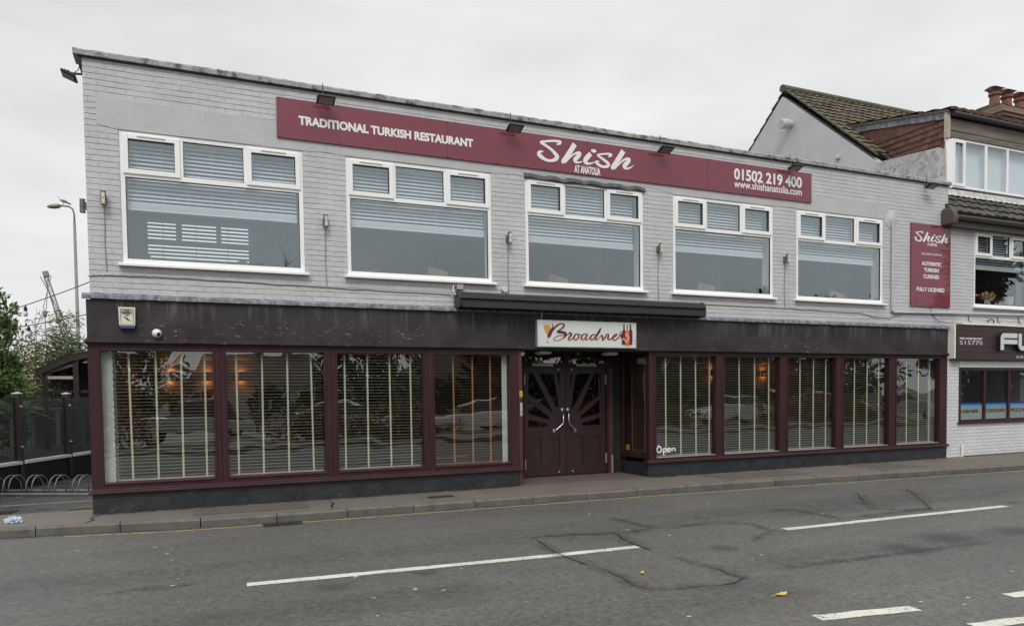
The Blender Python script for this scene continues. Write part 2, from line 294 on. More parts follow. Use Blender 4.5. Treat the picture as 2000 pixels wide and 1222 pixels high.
def emis(name, col, st):
    m, t, b, Nn, Ll = new_mat(name); b.inputs['Base Color'].default_value = (*col,1); b.inputs['Emission Color'].default_value = (*col,1); b.inputs['Emission Strength'].default_value = st; return m

M = {}
M['brick'] = brick_mat('painted_grey_brick', (.55,.555,.565), (.25,.25,.255), mask=(.40,.62), bstr=1.0, grime=(.40,.40,.40), distort=.022)  # second colour paints the shade lying in the brick joints, broken up by noise
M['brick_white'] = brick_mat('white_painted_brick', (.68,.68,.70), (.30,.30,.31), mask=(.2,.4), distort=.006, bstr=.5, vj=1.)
M['render'] = pm('painted_render', (.47,.473,.487), .6, .07, 2., .5, 14, col2=(.36,.36,.37), c2=(.60,.72), c2s=7)
M['render_rough'] = pm('rough_cast_render', (.42,.42,.43), .9, .2, 6., 1., 30, col2=(.20,.20,.19), c2=(.48,.68), c2s=9)
M['coping'] = pm('weathered_coping', (.36,.36,.34), .9, .2, 7., .6, 35, col2=(.085,.085,.078), c2=(.46,.64), c2s=7)
M['upvc'] = pm('white_upvc', (.87,.87,.85), .35, .03, 2., .0)
M['upvc_old'] = pm('cream_board', (.74,.75,.66), .5, .06, 5., .05)
M['gap'] = pm('black_gasket', (.03,.03,.03), .6, .1)
def fascia_mat():
    m, t, b, Nn, Ll = new_mat('weathered_dark_fascia'); p = pos(t)
    c = mix(t, rng(t, noise(t, p, 1.4, 6, .6), .35, .7), (.023,.018,.019), (.053,.046,.048))
    c = mix(t, mth(t, 'MULTIPLY', rng(t, noise(t, p, 3., 5, .6, (1,1,.35)), .55, .75), .5), c, (.075,.042,.042))
    sp = Nn('ShaderNodeSeparateXYZ'); Ll(p, sp.inputs[0])
    # lime streaks washed down from the lead
    st = mth(t, 'MULTIPLY', rng(t, noise(t, p, 5., 5, .7, (1.6,1,.12)), .52, .78), rng(t, sp.outputs[2], 2.5, 2.82, 0, .55)); c = mix(t, st, c, (.30,.31,.34))
    # flaked paint showing pale wood
    big = rng(t, noise(t, p, 1.1, 3), .50, .66); low = rng(t, sp.outputs[2], 2.74, 2.5, 0, 1)
    fl = mth(t, 'MULTIPLY', mth(t, 'MULTIPLY', rng(t, noise(t, p, 20, 5, .75, (.55,1,1.6)), .60, .64), big), low); c = mix(t, mth(t, 'MULTIPLY', fl, .85), c, (.34,.27,.23))
    Ll(c, b.inputs['Base Color']); b.inputs['Roughness'].default_value = .65; b.inputs['Specular IOR Level'].default_value = .3
    Ll(bump(t, noise(t, p, 30, 5), .3, .006), b.inputs['Normal']); return m
M['fascia'] = fascia_mat()
M['lead'] = pm('lead_flashing', (.20,.215,.245), .6, .45, 9., .4, 14, col2=(.075,.08,.09), c2=(.44,.62), c2s=14, stretch=(1,1,.35))
M['wood'] = pm('maroon_stained_wood', (.042,.014,.017), .5, .25, 8., .12, 60, stretch=(1,1,.12), col2=(.075,.033,.036), c2=(.55,.8), spec=.3)
M['wood_h'] = pm('maroon_stained_sill', (.045,.017,.020), .5, .25, 8., .12, 60, stretch=(.12,1,1), col2=(.10,.055,.056), c2=(.55,.8))
M['door'] = pm('maroon_painted_door', (.034,.014,.016), .45, .18, 5., .08, 50, stretch=(1,1,.2))
M['redwood'] = pm('reddish_worn_wood', (.085,.028,.022), .5, .3, 9., .15, 50, stretch=(1,1,.12))
M['plinth'] = pm('black_painted_plinth', (.022,.024,.029), .5, .4, 4., .8, 22, col2=(.075,.08,.085), c2=(.58,.78), c2s=7, rv=.1)
M['black'] = pm('black_satin', (.015,.015,.016), .4, .1, 5, .02)
M['black_matt'] = pm('black_boards', (.011,.010,.011), .75, .3, 4, .2)
M['lampmetal'] = pm('aged_lamp_metal', (.20,.18,.15), .5, .3, 12, .1, metal=.4, col2=(.09,.07,.055))
M['grey_plastic'] = pm('grey_plastic', (.38,.39,.38), .5, .06)
M['floodglass'] = pm('lamp_glass_reflector', (.24,.225,.21), .15, .1, 8, 0)
M['white_plastic'] = pm('white_plastic', (.72,.72,.70), .4, .03, bp=0)
M['cream_plastic'] = pm('cream_plastic', (.62,.62,.50), .45, .05, 6, .03)
M['blue_plastic'] = pm('blue_plastic', (.03,.07,.15), .3, .05, bp=0)
M['chrome'] = pm('brushed_steel', (.62,.62,.62), .22, .05, 6, 0, metal=1)
M['alu'] = pm('aluminium', (.60,.60,.58), .4, .1, 6, 0, metal=.6)
M['galv'] = pm('galvanised_tube', (.20,.20,.19), .5, .2, 8, .05, metal=.4)
M['cable'] = pm('painted_cable', (.24,.24,.25), .6, .1, bp=0)
M['cable_black'] = pm('black_cable', (.03,.03,.03), .5, .1, bp=0)
M['sign_white'] = pm('white_vinyl', (.80,.79,.78), .45, .03, bp=0)
M['sign_dim'] = pm('pink_vinyl', (.45,.30,.33), .45, .03, bp=0)
def sign_red():
    m, t, b, Nn, Ll = new_mat('glossy_red_sign'); p = pos(t)
    c = mix(t, rng(t, noise(t, p, 1.5, 4), .3, .7), (.165,.014,.032), (.185,.018,.038)); Ll(c, b.inputs['Base Color'])
    b.inputs['Roughness'].default_value = .55; b.inputs['Coat Weight'].default_value = 1; b.inputs['Coat IOR'].default_value = 1.42; b.inputs['Coat Roughness'].default_value = .03
    return m
M['sign_red'] = sign_red()
M['sign_box'] = pm('lightbox_face', (.66,.70,.67), .3, .02, 3, 0)
def print_mat():
    m, t, b, Nn, Ll = new_mat('maroon_to_orange_print'); p = pos(t); sp = Nn('ShaderNodeSeparateXYZ'); Ll(p, sp.inputs[0])
    c = mix(t, rng(t, sp.outputs[2], 2.42, 2.48), (.55,.16,.05), (.13,.012,.03)); Ll(c, b.inputs['Base Color']); b.inputs['Roughness'].default_value = .4; return m
M['print'] = print_mat()
M['gold'] = pm('amber_print', (.62,.30,.05), .4, .35, 25, 0)
M['grey_print'] = pm('grey_print', (.25,.25,.27), .4, .1, 8, 0)
M['dark_red_print'] = pm('dark_red_print', (.13,.014,.020), .4, .4, 18, 0)
M['orange_print'] = pm('orange_print', (.60,.15,.04), .4, .4, 18, 0)
M['ink'] = pm('dark_ink', (.03,.03,.045), .5, .05, bp=0)
M['yellow_sticker'] = pm('yellow_sticker', (.65,.50,.06), .5, .05, bp=0)
M['red_plastic'] = pm('red_plastic', (.14,.012,.018), .35, .05, bp=0)
M['glass_up'] = glass_mat('upper_window_glass', 2.12, (.95,.97,.98), gcol=(.86,.97,1))
M['glass_dn'] = glass_mat('shop_window_glass', 1.90, (.93,.95,.95), .22, wscale=1.6)
M['glass_door'] = glass_mat('door_glass', 1.6, (.75,.77,.8))
M['glass_smoke'] = glass_mat('smoked_glass', 1.35, (.52,.56,.56))
M['blind'] = pm('white_blind', (.82,.85,.87), .5, .04, bp=0)
M['blind_rail'] = pm('white_blind_rail', (.90,.93,.93), .5, .03, bp=0)
M['slat'] = pm('cream_slats', (.50,.47,.40), .5, .06, bp=0)
M['tape'] = pm('yellow_cream_tape', (.70,.67,.45), .8, .06, bp=0)
M['slat_brown'] = pm('brown_slats', (.26,.15,.08), .5, .1, bp=0)
M['tape_brown'] = pm('orange_brown_tape', (.44,.20,.09), .8, .08, bp=0)
M['room'] = pm('grey_room_paint', (.42,.42,.43), .8, .04, bp=0)
M['ceiling'] = pm('white_ceiling', (.60,.60,.60), .9, .03, bp=0)
M['dark_room'] = pm('dark_brown_room', (.070,.042,.030), .7, .2, 2, 0)
M['dark_floor'] = pm('dark_carpet', (.035,.028,.026), .9, .2, 6, .1)
M['chairwood'] = pm('light_chair_wood', (.34,.20,.12), .4, .2, 12, .02, stretch=(1,1,.2))
M['lampglow'] = emis('warm_lamp_glow', (1,.40,.08), 6.0)
# ground
def asphalt():
    m, t, b, Nn, Ll = new_mat('wet_asphalt'); p = pos(t)
    big = noise(t, p, .35, 5, .55); mid = noise(t, p, 2.2, 5, .6, (.35,1.4,1)); fine = noise(t, p, 17, 9, .86); f2 = noise(t, p, 120, 2, .6)
    k = mth(t, 'MULTIPLY', rng(t, big, .3, .7, .85, 1.15), rng(t, mid, .3, .7, .90, 1.10))
    c = mix(t, rng(t, fine, .36, .64), (.030,.030,.028), (.130,.127,.117)); c = mix(t, mth(t, 'MULTIPLY', rng(t, f2, .60, .70), .8), c, (.34,.33,.30))
    v = Nn('ShaderNodeVectorMath'); v.operation = 'SCALE'; Ll(c, v.inputs[0]); Ll(k, v.inputs['Scale'])
    c = mix(t, mth(t, 'MULTIPLY', rng(t, noise(t, p, 1.1, 5, .7, (.5,1,1)), .60, .74), .45), v.outputs[0], (.03,.03,.029))
    wb = mth(t, 'MULTIPLY', mth(t, 'SUBTRACT', noise(t, p, 9, 5, .7), .5), .28)
    for (x, y), r in SPOTS:      # oil and damp stains
        d = Nn('ShaderNodeVectorMath'); d.operation = 'DISTANCE'; Ll(p, d.inputs[0]); d.inputs[1].default_value = (x, y, -.11)
        c = mix(t, rng(t, mth(t, 'ADD', d.outputs['Value'], wb), r*.35, r*1.25, .62, 0), c, (.022,.022,.022))
    Ll(c, b.inputs['Base Color'])
    sp = Nn('ShaderNodeSeparateXYZ'); Ll(p, sp.inputs[0])
    wet = mth(t, 'MULTIPLY', rng(t, noise(t, p, .6, 4, .5, (.5,1.3,1)), .42, .62), rng(t, sp.outputs[0], 1.5, -1.5, .25, 1.0))
    Ll(rng(t, wet, 0, 1, .62, .20), b.inputs['Roughness']); b.inputs['Specular IOR Level'].default_value = .5
    nb = bump(t, fine, .6, .008); nb = bump(t, f2, .35, .004, nb); Ll(nb, b.inputs['Normal']); return m
M['asphalt'] = asphalt()
def pave():
    m, t, b, Nn, Ll = new_mat('pink_grey_tarmac'); p = pos(t)
    c = mix(t, rng(t, noise(t, p, 110, 3, .6), .38, .66), (.085,.070,.058), (.21,.175,.148))
    c = mix(t, rng(t, noise(t, p, .9, 6, .7), .42, .62, 0, .8), c, (.125,.112,.092)); c = mix(t, rng(t, noise(t, p, 34, 4, .75), .55, .72, 0, .6), c, (.27,.24,.21)); c = mix(t, mth(t, 'MULTIPLY', rng(t, noise(t, p, 2.6, 6, .7), .6, .75), .6), c, (.06,.055,.05))
    Ll(c, b.inputs['Base Color']); Ll(rng(t, noise(t, p, 1.7, 4), .35, .65, .5, .85), b.inputs['Roughness'])
    Ll(bump(t, noise(t, p, 120, 3), .5, .006), b.inputs['Normal']); return m
M['pave'] = pave()
M['pave_patch'] = pm('darker_tarmac_patch', (.115,.10,.088), .7, .2, 3, .5, 110, col2=(.07,.064,.058), c2=(.45,.6), c2s=30)
M['gutter_dirt'] = pm('gutter_dirt', (.035,.032,.028), .8, .4, 6, .5, 60)
M['porch'] = pm('reddish_porch_floor', (.125,.094,.082), .6, .2, 3, .3, 90, col2=(.09,.06,.05), c2s=3)
M['concrete_wet'] = pm('wet_dark_concrete', (.075,.074,.070), .35, .35, 1.6, .2, 50, col2=(.035,.034,.032), c2=(.45,.62), c2s=1.5, rv=.15)
M['concrete'] = pm('pale_concrete', (.20,.19,.165), .7, .2, 3, .3, 60)
M['kerb'] = pm('kerb_stone', (.115,.108,.095), .75, .25, 5, .4, 60, col2=(.06,.065,.05), c2=(.55,.72), c2s=4)
M['moss'] = pm('mossy_green', (.09,.10,.035), .95, .4, 14, .9, 60, col2=(.05,.045,.03))
def paint_mat(name, col, worn=(.56,.66)):
    m, t, b, Nn, Ll = new_mat(name); p = pos(t)
    w_ = mth(t, 'MULTIPLY', rng(t, noise(t, p, 70, 3, .6), .5, .62), rng(t, noise(t, p, 3.0, 4), worn[0]-.12, worn[1]))
    w2 = rng(t, noise(t, p, 14, 5, .7), worn[1]-.03, worn[1]+.03)
    c = mix(t, mth(t, 'MAXIMUM', w_, w2), col, (.07,.07,.068)); c = mix(t, rng(t, noise(t, p, 5, 4), .35, .7, 0, .35), c, tuple(x*.6 for x in col)); Ll(c, b.inputs['Base Color']); b.inputs['Roughness'].default_value = .7
    Ll(bump(t, noise(t, p, 100, 3), .4, .005), b.inputs['Normal']); return m
M['line_white'] = paint_mat('worn_white_road_paint', (.60,.58,.51), (.53,.63))
M['line_yellow'] = paint_mat('worn_yellow_road_paint', (.42,.34,.13), (.50,.58))
M['tar'] = pm('tar_crack', (.018,.018,.018), .5, .3, 20, .4, 60)
def seam_mat():
    m = bpy.data.materials.new('damp_seam'); m.use_nodes = True; t = m.node_tree; b = t.nodes['Principled BSDF']; Nn = t.nodes.new; Ll = t.links.new
    b.inputs['Base Color'].default_value = (.026,.026,.025,1); b.inputs['Roughness'].default_value = .5
    at = Nn('ShaderNodeAttribute'); at.attribute_name = 'stain'; p = pos(t)
    k = mth(t, 'MULTIPLY', at.outputs['Fac'], rng(t, noise(t, p, 6, 6, .75), .36, .66, 0, .85)); Ll(k, b.inputs['Alpha']); return m
M['seam'] = seam_mat()
M['oil'] = pm('oil_stain', (.03,.03,.031), .45, .3, 20, .4, 90)
M['iron'] = pm('cast_iron', (.035,.033,.032), .55, .3, 10, .3, 50, metal=.3)
M['earth'] = pm('far_ground', (.10,.10,.07), .9, .3, .5, .2, 5)
# roofs
M['tile_moss'] = pm('mossy_roof_tiles', (.085,.078,.060), .9, .3, 4, .6, 40, col2=(.20,.17,.035), c2=(.50,.66), c2s=1.6)
M['tile_grey'] = pm('grey_roof_tiles', (.060,.056,.052), .85, .25, 8, .5, 40, col2=(.13,.12,.10), c2=(.60,.75), c2s=9)
def tile_mat(name, a, b_, spot, moss=None):
    m, t, b, Nn, Ll = new_mat(name); g = Nn('ShaderNodeNewGeometry'); p = pos(t)
    c = mix(t, g.outputs['Random Per Island'], a, b_); c = mix(t, rng(t, noise(t, p, 16, 4, .7), .56, .72, 0, .8), c, spot)
    if moss: c = mix(t, mth(t, 'MULTIPLY', rng(t, noise(t, p, 2.0, 6, .7), .42, .62), .9), c, moss)
    Ll(c, b.inputs['Base Color']); b.inputs['Roughness'].default_value = .85; Ll(bump(t, noise(t, p, 45, 4, .7), .6, .012), b.inputs['Normal']); return m
M['tile_mossy'] = tile_mat('mossy_tiles', (.045,.039,.033), (.095,.072,.054), (.15,.14,.11), (.120,.105,.035))
M['tile_grey2'] = tile_mat('grey_brown_tiles', (.040,.036,.033), (.085,.072,.060), (.17,.16,.13))
M['tile_hung'] = tile_mat('hung_clay_tiles', (.075,.034,.027), (.135,.068,.052), (.22,.15,.11))
M['tile_red'] = pm('red_brown_hung_tiles', (.120,.048,.035), .8, .35, 7, .4, 40, col2=(.20,.11,.075), c2=(.58,.74), c2s=9)
M['old_wood'] = pm('weathered_grey_wood', (.17,.145,.12), .85, .35, 12, .4, 50, stretch=(.1,1,1))
M['pale_wood'] = pm('pale_bare_wood', (.42,.37,.30), .8, .2, 8, .2, 40)
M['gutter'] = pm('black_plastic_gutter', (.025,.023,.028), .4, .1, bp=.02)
M['gutter_brown'] = pm('brown_fascia_board', (.10,.078,.065), .7, .2, 5, .2)
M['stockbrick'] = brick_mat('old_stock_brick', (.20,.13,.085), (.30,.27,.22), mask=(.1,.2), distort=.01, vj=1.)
M['pot'] = pm('terracotta_pot', (.20,.075,.048), .8, .25, 8, .2, 40, col2=(.16,.10,.06))
M['sign_brown'] = pm('brown_plastic_boards', (.042,.020,.022), .4, .15, 3, .03)
M['silver_letter'] = pm('silver_letter_face', (.60,.60,.64), .3, .08, 3, 0)
M['frost'] = pm('frosted_vinyl', (.50,.53,.51), .8, .05, bp=0)
M['blue_dark'] = pm('blue_vinyl', (.02,.10,.60), .4, .02, bp=0)
M['blue_light'] = pm('light_blue_vinyl', (.18,.52,.90), .4, .02, bp=0)
# plants
def leaf_mat(name, a, b_, sp=.3, rough=.5):
    m, t, b, Nn, Ll = new_mat(name); g = Nn('ShaderNodeNewGeometry'); c = mix(t, g.outputs['Random Per Island'], a, b_); Ll(c, b.inputs['Base Color']); b.inputs['Roughness'].default_value = rough
    b.inputs['Specular IOR Level'].default_value = sp; return m
M['laurel'] = leaf_mat('laurel_leaf', (.045,.095,.024), (.15,.23,.06), .4, .45)
M['bamboo'] = leaf_mat('bamboo_leaf', (.07,.105,.04), (.19,.23,.10), .3)
M['bamboo_green'] = leaf_mat('mid_green_leaf', (.035,.055,.022), (.10,.13,.05), .3)
M['bamboo_dry'] = leaf_mat('dry_bamboo_leaf', (.14,.14,.06), (.27,.25,.12), .2)
M['palm'] = leaf_mat('palm_leaf', (.10,.16,.04), (.26,.33,.11), .3)
M['beech_leaf'] = leaf_mat('brown_winter_leaf', (.12,.065,.03), (.30,.18,.08), .2)
M['dark_leaf'] = leaf_mat('dark_hedge_leaf', (.016,.028,.014), (.05,.075,.035), .3)
M['pine'] = leaf_mat('dark_pine', (.012,.022,.014), (.035,.05,.03), .2)
M['bark'] = pm('grey_bark', (.095,.088,.075), .9, .3, 10, .4, 30)
M['cane'] = pm('bamboo_cane', (.20,.19,.09), .6, .3, 10, .1)
M['post'] = pm('maroon_fence_post', (.028,.014,.015), .5, .2, 8, .1, stretch=(1,1,.1))
M['table_grey'] = pm('grey_table', (.13,.14,.145), .5, .1, 5, .05)
M['lamp_post'] = pm('painted_lamp_column', (.20,.205,.175), .6, .15, 4, .1)
M['crane'] = pm('grey_crane_steel', (.22,.23,.235), .6, .2, 1, 0)
M['feather_white'] = pm('white_feathers', (.72,.72,.70), .8, .05, bp=0)
M['feather_grey'] = pm('grey_feathers', (.30,.31,.33), .8, .05, bp=0)
M['bulb'] = pm('clear_bulb', (.65,.64,.60), .1, .05, bp=0)
M['tissue'] = pm('pale_blue_tissue', (.42,.49,.60), .9, .08, 30, .4, 60)
M['leaf_yellow'] = pm('yellow_leaf', (.55,.40,.06), .6, .2, 30, .1)
M['flower'] = leaf_mat('yellow_flower_petal', (.65,.45,.08), (.70,.42,.33), .2)
M['vase'] = pm('pale_vase', (.45,.50,.50), .3, .05, bp=0)
M['plantpot'] = pm('pale_green_pot', (.42,.45,.36), .6, .08, 5, .05)
M['basket'] = pm('wicker', (.26,.15,.07), .7, .3, 40, .4)
# opposite side
M['cream_wall'] = pm('cream_house_wall', (.45,.42,.37), .8, .1, 1, .1)
M['roof_far'] = pm('brown_far_roof', (.07,.05,.042), .9, .2, 2, .2)
M['carpaint_w'] = pm('white_car_paint', (.70,.70,.70), .3, .02, 1, 0, coat=1)
M['carpaint_s'] = pm('silver_car_paint', (.42,.43,.45), .3, .02, 1, 0, coat=1)
M['carpaint_d'] = pm('dark_blue_car_paint', (.02,.03,.07), .3, .02, 1, 0, coat=1)
M['carglass'] = pm('dark_car_glass', (.02,.022,.025), .05, .05, 1, 0)
M['rubber'] = pm('black_rubber', (.02,.02,.02), .8, .1, 5, .1)
M['grass'] = pm('verge_grass', (.060,.070,.026), .95, .35, 2, .6, 40, col2=(.11,.085,.04), c2=(.48,.6), c2s=1)
M['slate_paving'] = pm('car_park_surface', (.12,.115,.105), .7, .15, 1, .2, 20)
# ------------------------------------------------------------------ ground, road, pavement
ZR = -.11
put('ground', MB().quad((-1500,-1500,-.30),(1500,-1500,-.30),(1500,1500,-.30),(-1500,1500,-.30)), M['earth'], org=(0,0,-.3))['kind'] = 'structure'
KERB = [(-14,.55),(-6,-.02),(-.9,-.72),(.2,-.93),(1.34,-1.13),(2.5,-1.19),(4.05,-1.21),(7.58,-1.27),(10.3,-1.38),(16.5,-1.76),(24,-2.2),(60,-4.3)]
def ky(x):
    for (a, b), (c, d) in zip(KERB, KERB[1:]):
        if a <= x <= c: return b+(d-b)*(x-a)/(c-a)
    return KERB[0][1] if x < KERB[0][0] else KERB[-1][1]
mb = MB(); xs = [k[0] for k in KERB]
for a, b in zip(xs, xs[1:]): mb.quad((a,-13.2,ZR),(b,-13.2,ZR),(b,ky(b)+.02,ZR),(a,ky(a)+.02,ZR))
put('road', mb, M['asphalt'], org=(0,-6,ZR))['kind'] = 'structure'
mb = MB()
for a, b in zip(xs, xs[1:]): mb.quad((a,ky(a)+.11,0),(b,ky(b)+.11,0),(b,.45 if b > .2 else .55,0),(a,.45 if a > -.9 else .55+max(0,-6-a)*.1,0))
put('pavement', mb, M['pave'], org=(0,0,0))['kind'] = 'structure'
put('side_yard', MB().quad((-14,.55,-.004),(.06,.55,-.004),(.06,16,-.004),(-14,16,-.004)), M['concrete_wet'], org=(0,1,0))['kind'] = 'structure'
put('yard_edging', MB().box(-2.4,-.1,1.55,1.60,-.02,.004), M['concrete'])['kind'] = 'structure'
mb = MB(); x = -13.5; i = 0; joints = [-.53, .62, 1.75, 2.62, 3.35, 4.05, 4.85, 5.75]
jx = [-13.5+.915*k for k in range(14)]+[-.53]; 
while jx[-1] < 55: jx.append(jx[-1]+.915+rnd.uniform(-.01,.01))
for a, b in zip(jx, jx[1:]):
    if b-a < .1: continue
    g = .003+rnd.random()*.004; dz = rnd.uniform(-.006,.006)
    p = [(a+g,ky(a)),(b-g,ky(b)),(b-g,ky(b)+.125),(a+g,ky(a)+.125)]
    # kerb stone with a rounded arris
    vs = []
    for q, (px, py) in enumerate(((p[0]),(p[1]))): vs += [(px,py,ZR-.04),(px,py,-.022+dz),(px,py+.022,.003+dz),(px,py+.125,.004+dz),(px,py+.125,ZR-.04)]
    mb.add(vs, [(0,1,2,3,4),(9,8,7,6,5)]+[(k,(k+1)%5,(k+1)%5+5,k+5) for k in range(5)])
put('kerb', mb, M['kerb'], org=(0,0,0))['kind'] = 'structure'
def strip(pts, wd, z, name, m, jit=0, taper=False):
    mb = MB(); P = []
    for (a, b) in zip(pts, pts[1:]):
        n = max(1, int(math.dist(a, b)/(.12 if jit else 3)))
        P += [(a[0]+(b[0]-a[0])*k/n, a[1]+(b[1]-a[1])*k/n) for k in range(n)]
    P.append(pts[-1]); vs = []
    for i, p in enumerate(P):
        q0 = P[max(i-1,0)]; q1 = P[min(i+1,len(P)-1)]; d = Vector((q1[0]-q0[0], q1[1]-q0[1])).normalized()
        w_ = wd*(.5+rnd.uniform(-jit,jit)) if jit else wd*.5
        ox = rnd.uniform(-jit,jit)*.06; w2 = wd*(.5+rnd.uniform(-jit,jit)) if jit else wd*.5
        if taper and i in (0, len(P)-1): w_ = w2 = .003
        vs += [(p[0]-d.y*w_+ox, p[1]+d.x*w_+ox, z),(p[0]+d.y*w2+ox, p[1]-d.x*w2+ox, z)]
    mb.add(vs, [(2*i,2*i+1,2*i+3,2*i+2) for i in range(len(P)-1)])
    o = put(name, mb, m, fix=False); o['kind'] = 'structure'; return o
ZL = ZR+.004
def line_fix(o):
    for p in o.data.polygons:
        if p.normal.z < 0: p.flip()
    return o
strip([(1.6,-4.42),(3.0,-4.50),(4.4,-4.58),(5.0,-4.60),(5.48,-4.61)], .125, ZL, 'road_marking', M['line_white'], .04)
strip([(7.55,-4.56),(9.5,-4.58),(11.47,-4.61)], .13, ZL, 'road_marking', M['line_white'], .04)
strip([(5.22,-7.28),(6.05,-7.42)], .13, ZL, 'road_marking', M['line_white'], .05)
strip([(6.98,-7.50),(8.2,-7.66)], .13, ZL, 'road_marking', M['line_white'], .05)
strip([(6.02,-7.88),(6.75,-7.98)], .12, ZL, 'road_marking', M['line_white'], .08)
strip([(1.0,-1.26),(2.0,-1.30),(2.9,-1.33),(5.4,-1.38),(7.6,-1.42),(10.2,-1.54),(16.5,-1.92),(24,-2.37)], .055, ZL, 'road_marking', M['line_yellow'], .10)
strip([(-.2,-1.02),(.5,-1.16),(1.0,-1.26)], .05, ZL, 'road_marking', M['line_yellow'], .2)
def seam(pts, wd, st=.42, z=None):
    z = z or ZL+.0015
    P = []
    for (a, b) in zip(pts, pts[1:]):
        n = max(1, int(math.dist(a, b)/.2)); P += [(a[0]+(b[0]-a[0])*k/n, a[1]+(b[1]-a[1])*k/n) for k in range(n)]
    P.append(pts[-1]); mb = MB(); vs = []; w_ = []
    for i, p in enumerate(P):
        q0 = P[max(i-1,0)]; q1 = P[min(i+1,len(P)-1)]; d = Vector((q1[0]-q0[0], q1[1]-q0[1])).normalized(); e = 0 if i in (0, len(P)-1) else st
        for k, j in enumerate((-1,-.3,.3,1)): vs.append((p[0]-d.y*wd*j, p[1]+d.x*wd*j, z)); w_.append((0,e,e,0)[k])
    mb.add(vs, [(4*i+k,4*i+k+1,4*i+5+k,4*i+4+k) for i in range(len(P)-1) for k in range(3)])
    o = put('damp_seam', mb, M['seam'], fix=False); at = o.data.attributes.new('stain', 'FLOAT', 'POINT')
    for i, v in enumerate(w_): at.data[i].value = v
    o['kind'] = 'structure'
for i, (pts, wd) in enumerate(CRACKS):
    strip(pts, wd*.36, ZL+.003, 'tar_crack', M['tar'], .45, True); seam(pts, .09+wd*1.8)
for pts in ([(-3,-3.4),(1,-3.6),(5,-3.7),(9,-3.65),(14,-3.9)], [(-3,-6.3),(0,-6.6),(3,-6.7),(6,-6.6)], [(-2,-5.2),(1,-5.5),(3.5,-5.45)], [(6,-5.7),(10,-6.0),(15,-6.1)], [(7,-3.2),(12,-3.3),(18,-3.6)]): seam(pts, .45, .22)
strip([(x_, ky(x_)-.012) for x_ in (-1.5,-.9,.2,1.34,2.5,4.05,7.58,10.3,16.5,24)], .05, ZL-.002, 'gutter_dirt', M['gutter_dirt'], .5)
seam([(-.05,-.06),(3,-.05),(6.2,-.05)], .13, .9, .006); seam([(8.75,-.05),(12,-.05),(16.6,-.05)], .13, .9, .006)
for k, (x0, x1, y0, y1) in enumerate(((1.2,2.7,-.78,-.22),(9.9,11.6,-.98,-.30),(13.6,14.5,-1.1,-.2))):
    put('pavement_patch', MB().quad((x0,y0,.004),(x1,y0-.02,.004),(x1-.03,y1,.004),(x0+.02,y1+.01,.004)), M['pave_patch'])['kind'] = 'structure'
# gully grate in the gutter and drain in the yard
def grate(x0, x1, y0, y1, z, label, nb):
    o = empty('drain_grate', ((x0+x1)/2,(y0+y1)/2,z), label, 'drain grate')
    put('frame', MB().box(x0,x1,y0,y1,z-.02,z+.003), M['black'], o)
    mb = MB()
    for k in range(nb):
        xx = x0+(x1-x0)*(k+.3)/nb; mb.bar((xx,y0+.01,z+.006),(xx+(x1-x0)/nb*.8,y1-.01,z+.006),(x1-x0)/nb*.45,.01)
    put('bars', mb, M['iron'], o)
grate(2.02,2.50,-1.45,-1.22,ZL,'rusty iron gully grate in the gutter by the kerb',9)
grate(-1.62,-1.02,.62,.95,.0,'dark drain grate set in wet concrete at the left of the pavement',9)
mb = MB()
for k in range(3):
    n = 16; cx, cy_ = [( -.18,.80),(-.05,.72),(-.32,.66)][k]
    mb.quad(*[(cx+math.cos(q*6.283/n)*(.22,.12,.12)[k]*rnd.uniform(.6,1), cy_+math.sin(q*6.283/n)*(.16,.14,.05)[k]*rnd.uniform(.5,1), .004+.002*k) for q in range(n)])
tag(put('moss', mb, M['moss']), kind='stuff', label='green moss patches on the concrete beside the left building corner')
for pts in ([(2.95,-1.0),(2.99,-.75),(3.06,-.5),(3.03,-.3)], [(-.02,-.8),(.05,-.55),(.02,-.3),(.12,-.1)], [(9.7,-1.2),(9.76,-.7),(9.7,-.2)], [(13.2,-1.4),(13.4,-.7),(13.3,-.1)]):
    strip(pts, .03, .005, 'pavement_crack', M['tar'], .3, True)
o = empty('stopcock_cover', (4.62,-.62,0), 'small dark metal stopcock cover in the pavement left of the entrance', 'cover')
put('frame', MB().ring(4.42,4.82,0,.01,.0,0,0) if False else MB().box(4.42,4.82,-.72,-.52,-.02,.004), M['iron'], o); put('lid', MB().box(4.445,4.795,-.70,-.54,.004,.008), M['iron'], o)
mb = MB()   # crumpled tissue
bm = bmesh.new(); bmesh.ops.create_icosphere(bm, subdivisions=4, radius=.5)
for v in bm.verts:
    n_ = math.sin(v.co.x*23+v.co.y*9)*.12+math.sin(v.co.y*31-v.co.z*17)*.10+math.sin(v.co.x*41+v.co.z*13)*.07
    v.co = v.co*(1+n_*1.4); v.co.x *= .17; v.co.y *= .11; v.co.z = max(v.co.z*.10+.03, 0)
    v.co += Vector((-.83,-.32,.001))
mb.add([v.co[:] for v in bm.verts], [tuple(v.index for v in f.verts) for f in bm.faces]); bm.free()
tag(put('crumpled_tissue', mb, M['tissue']), 'crumpled pale blue tissue lying on the pavement near the kerb', 'litter')
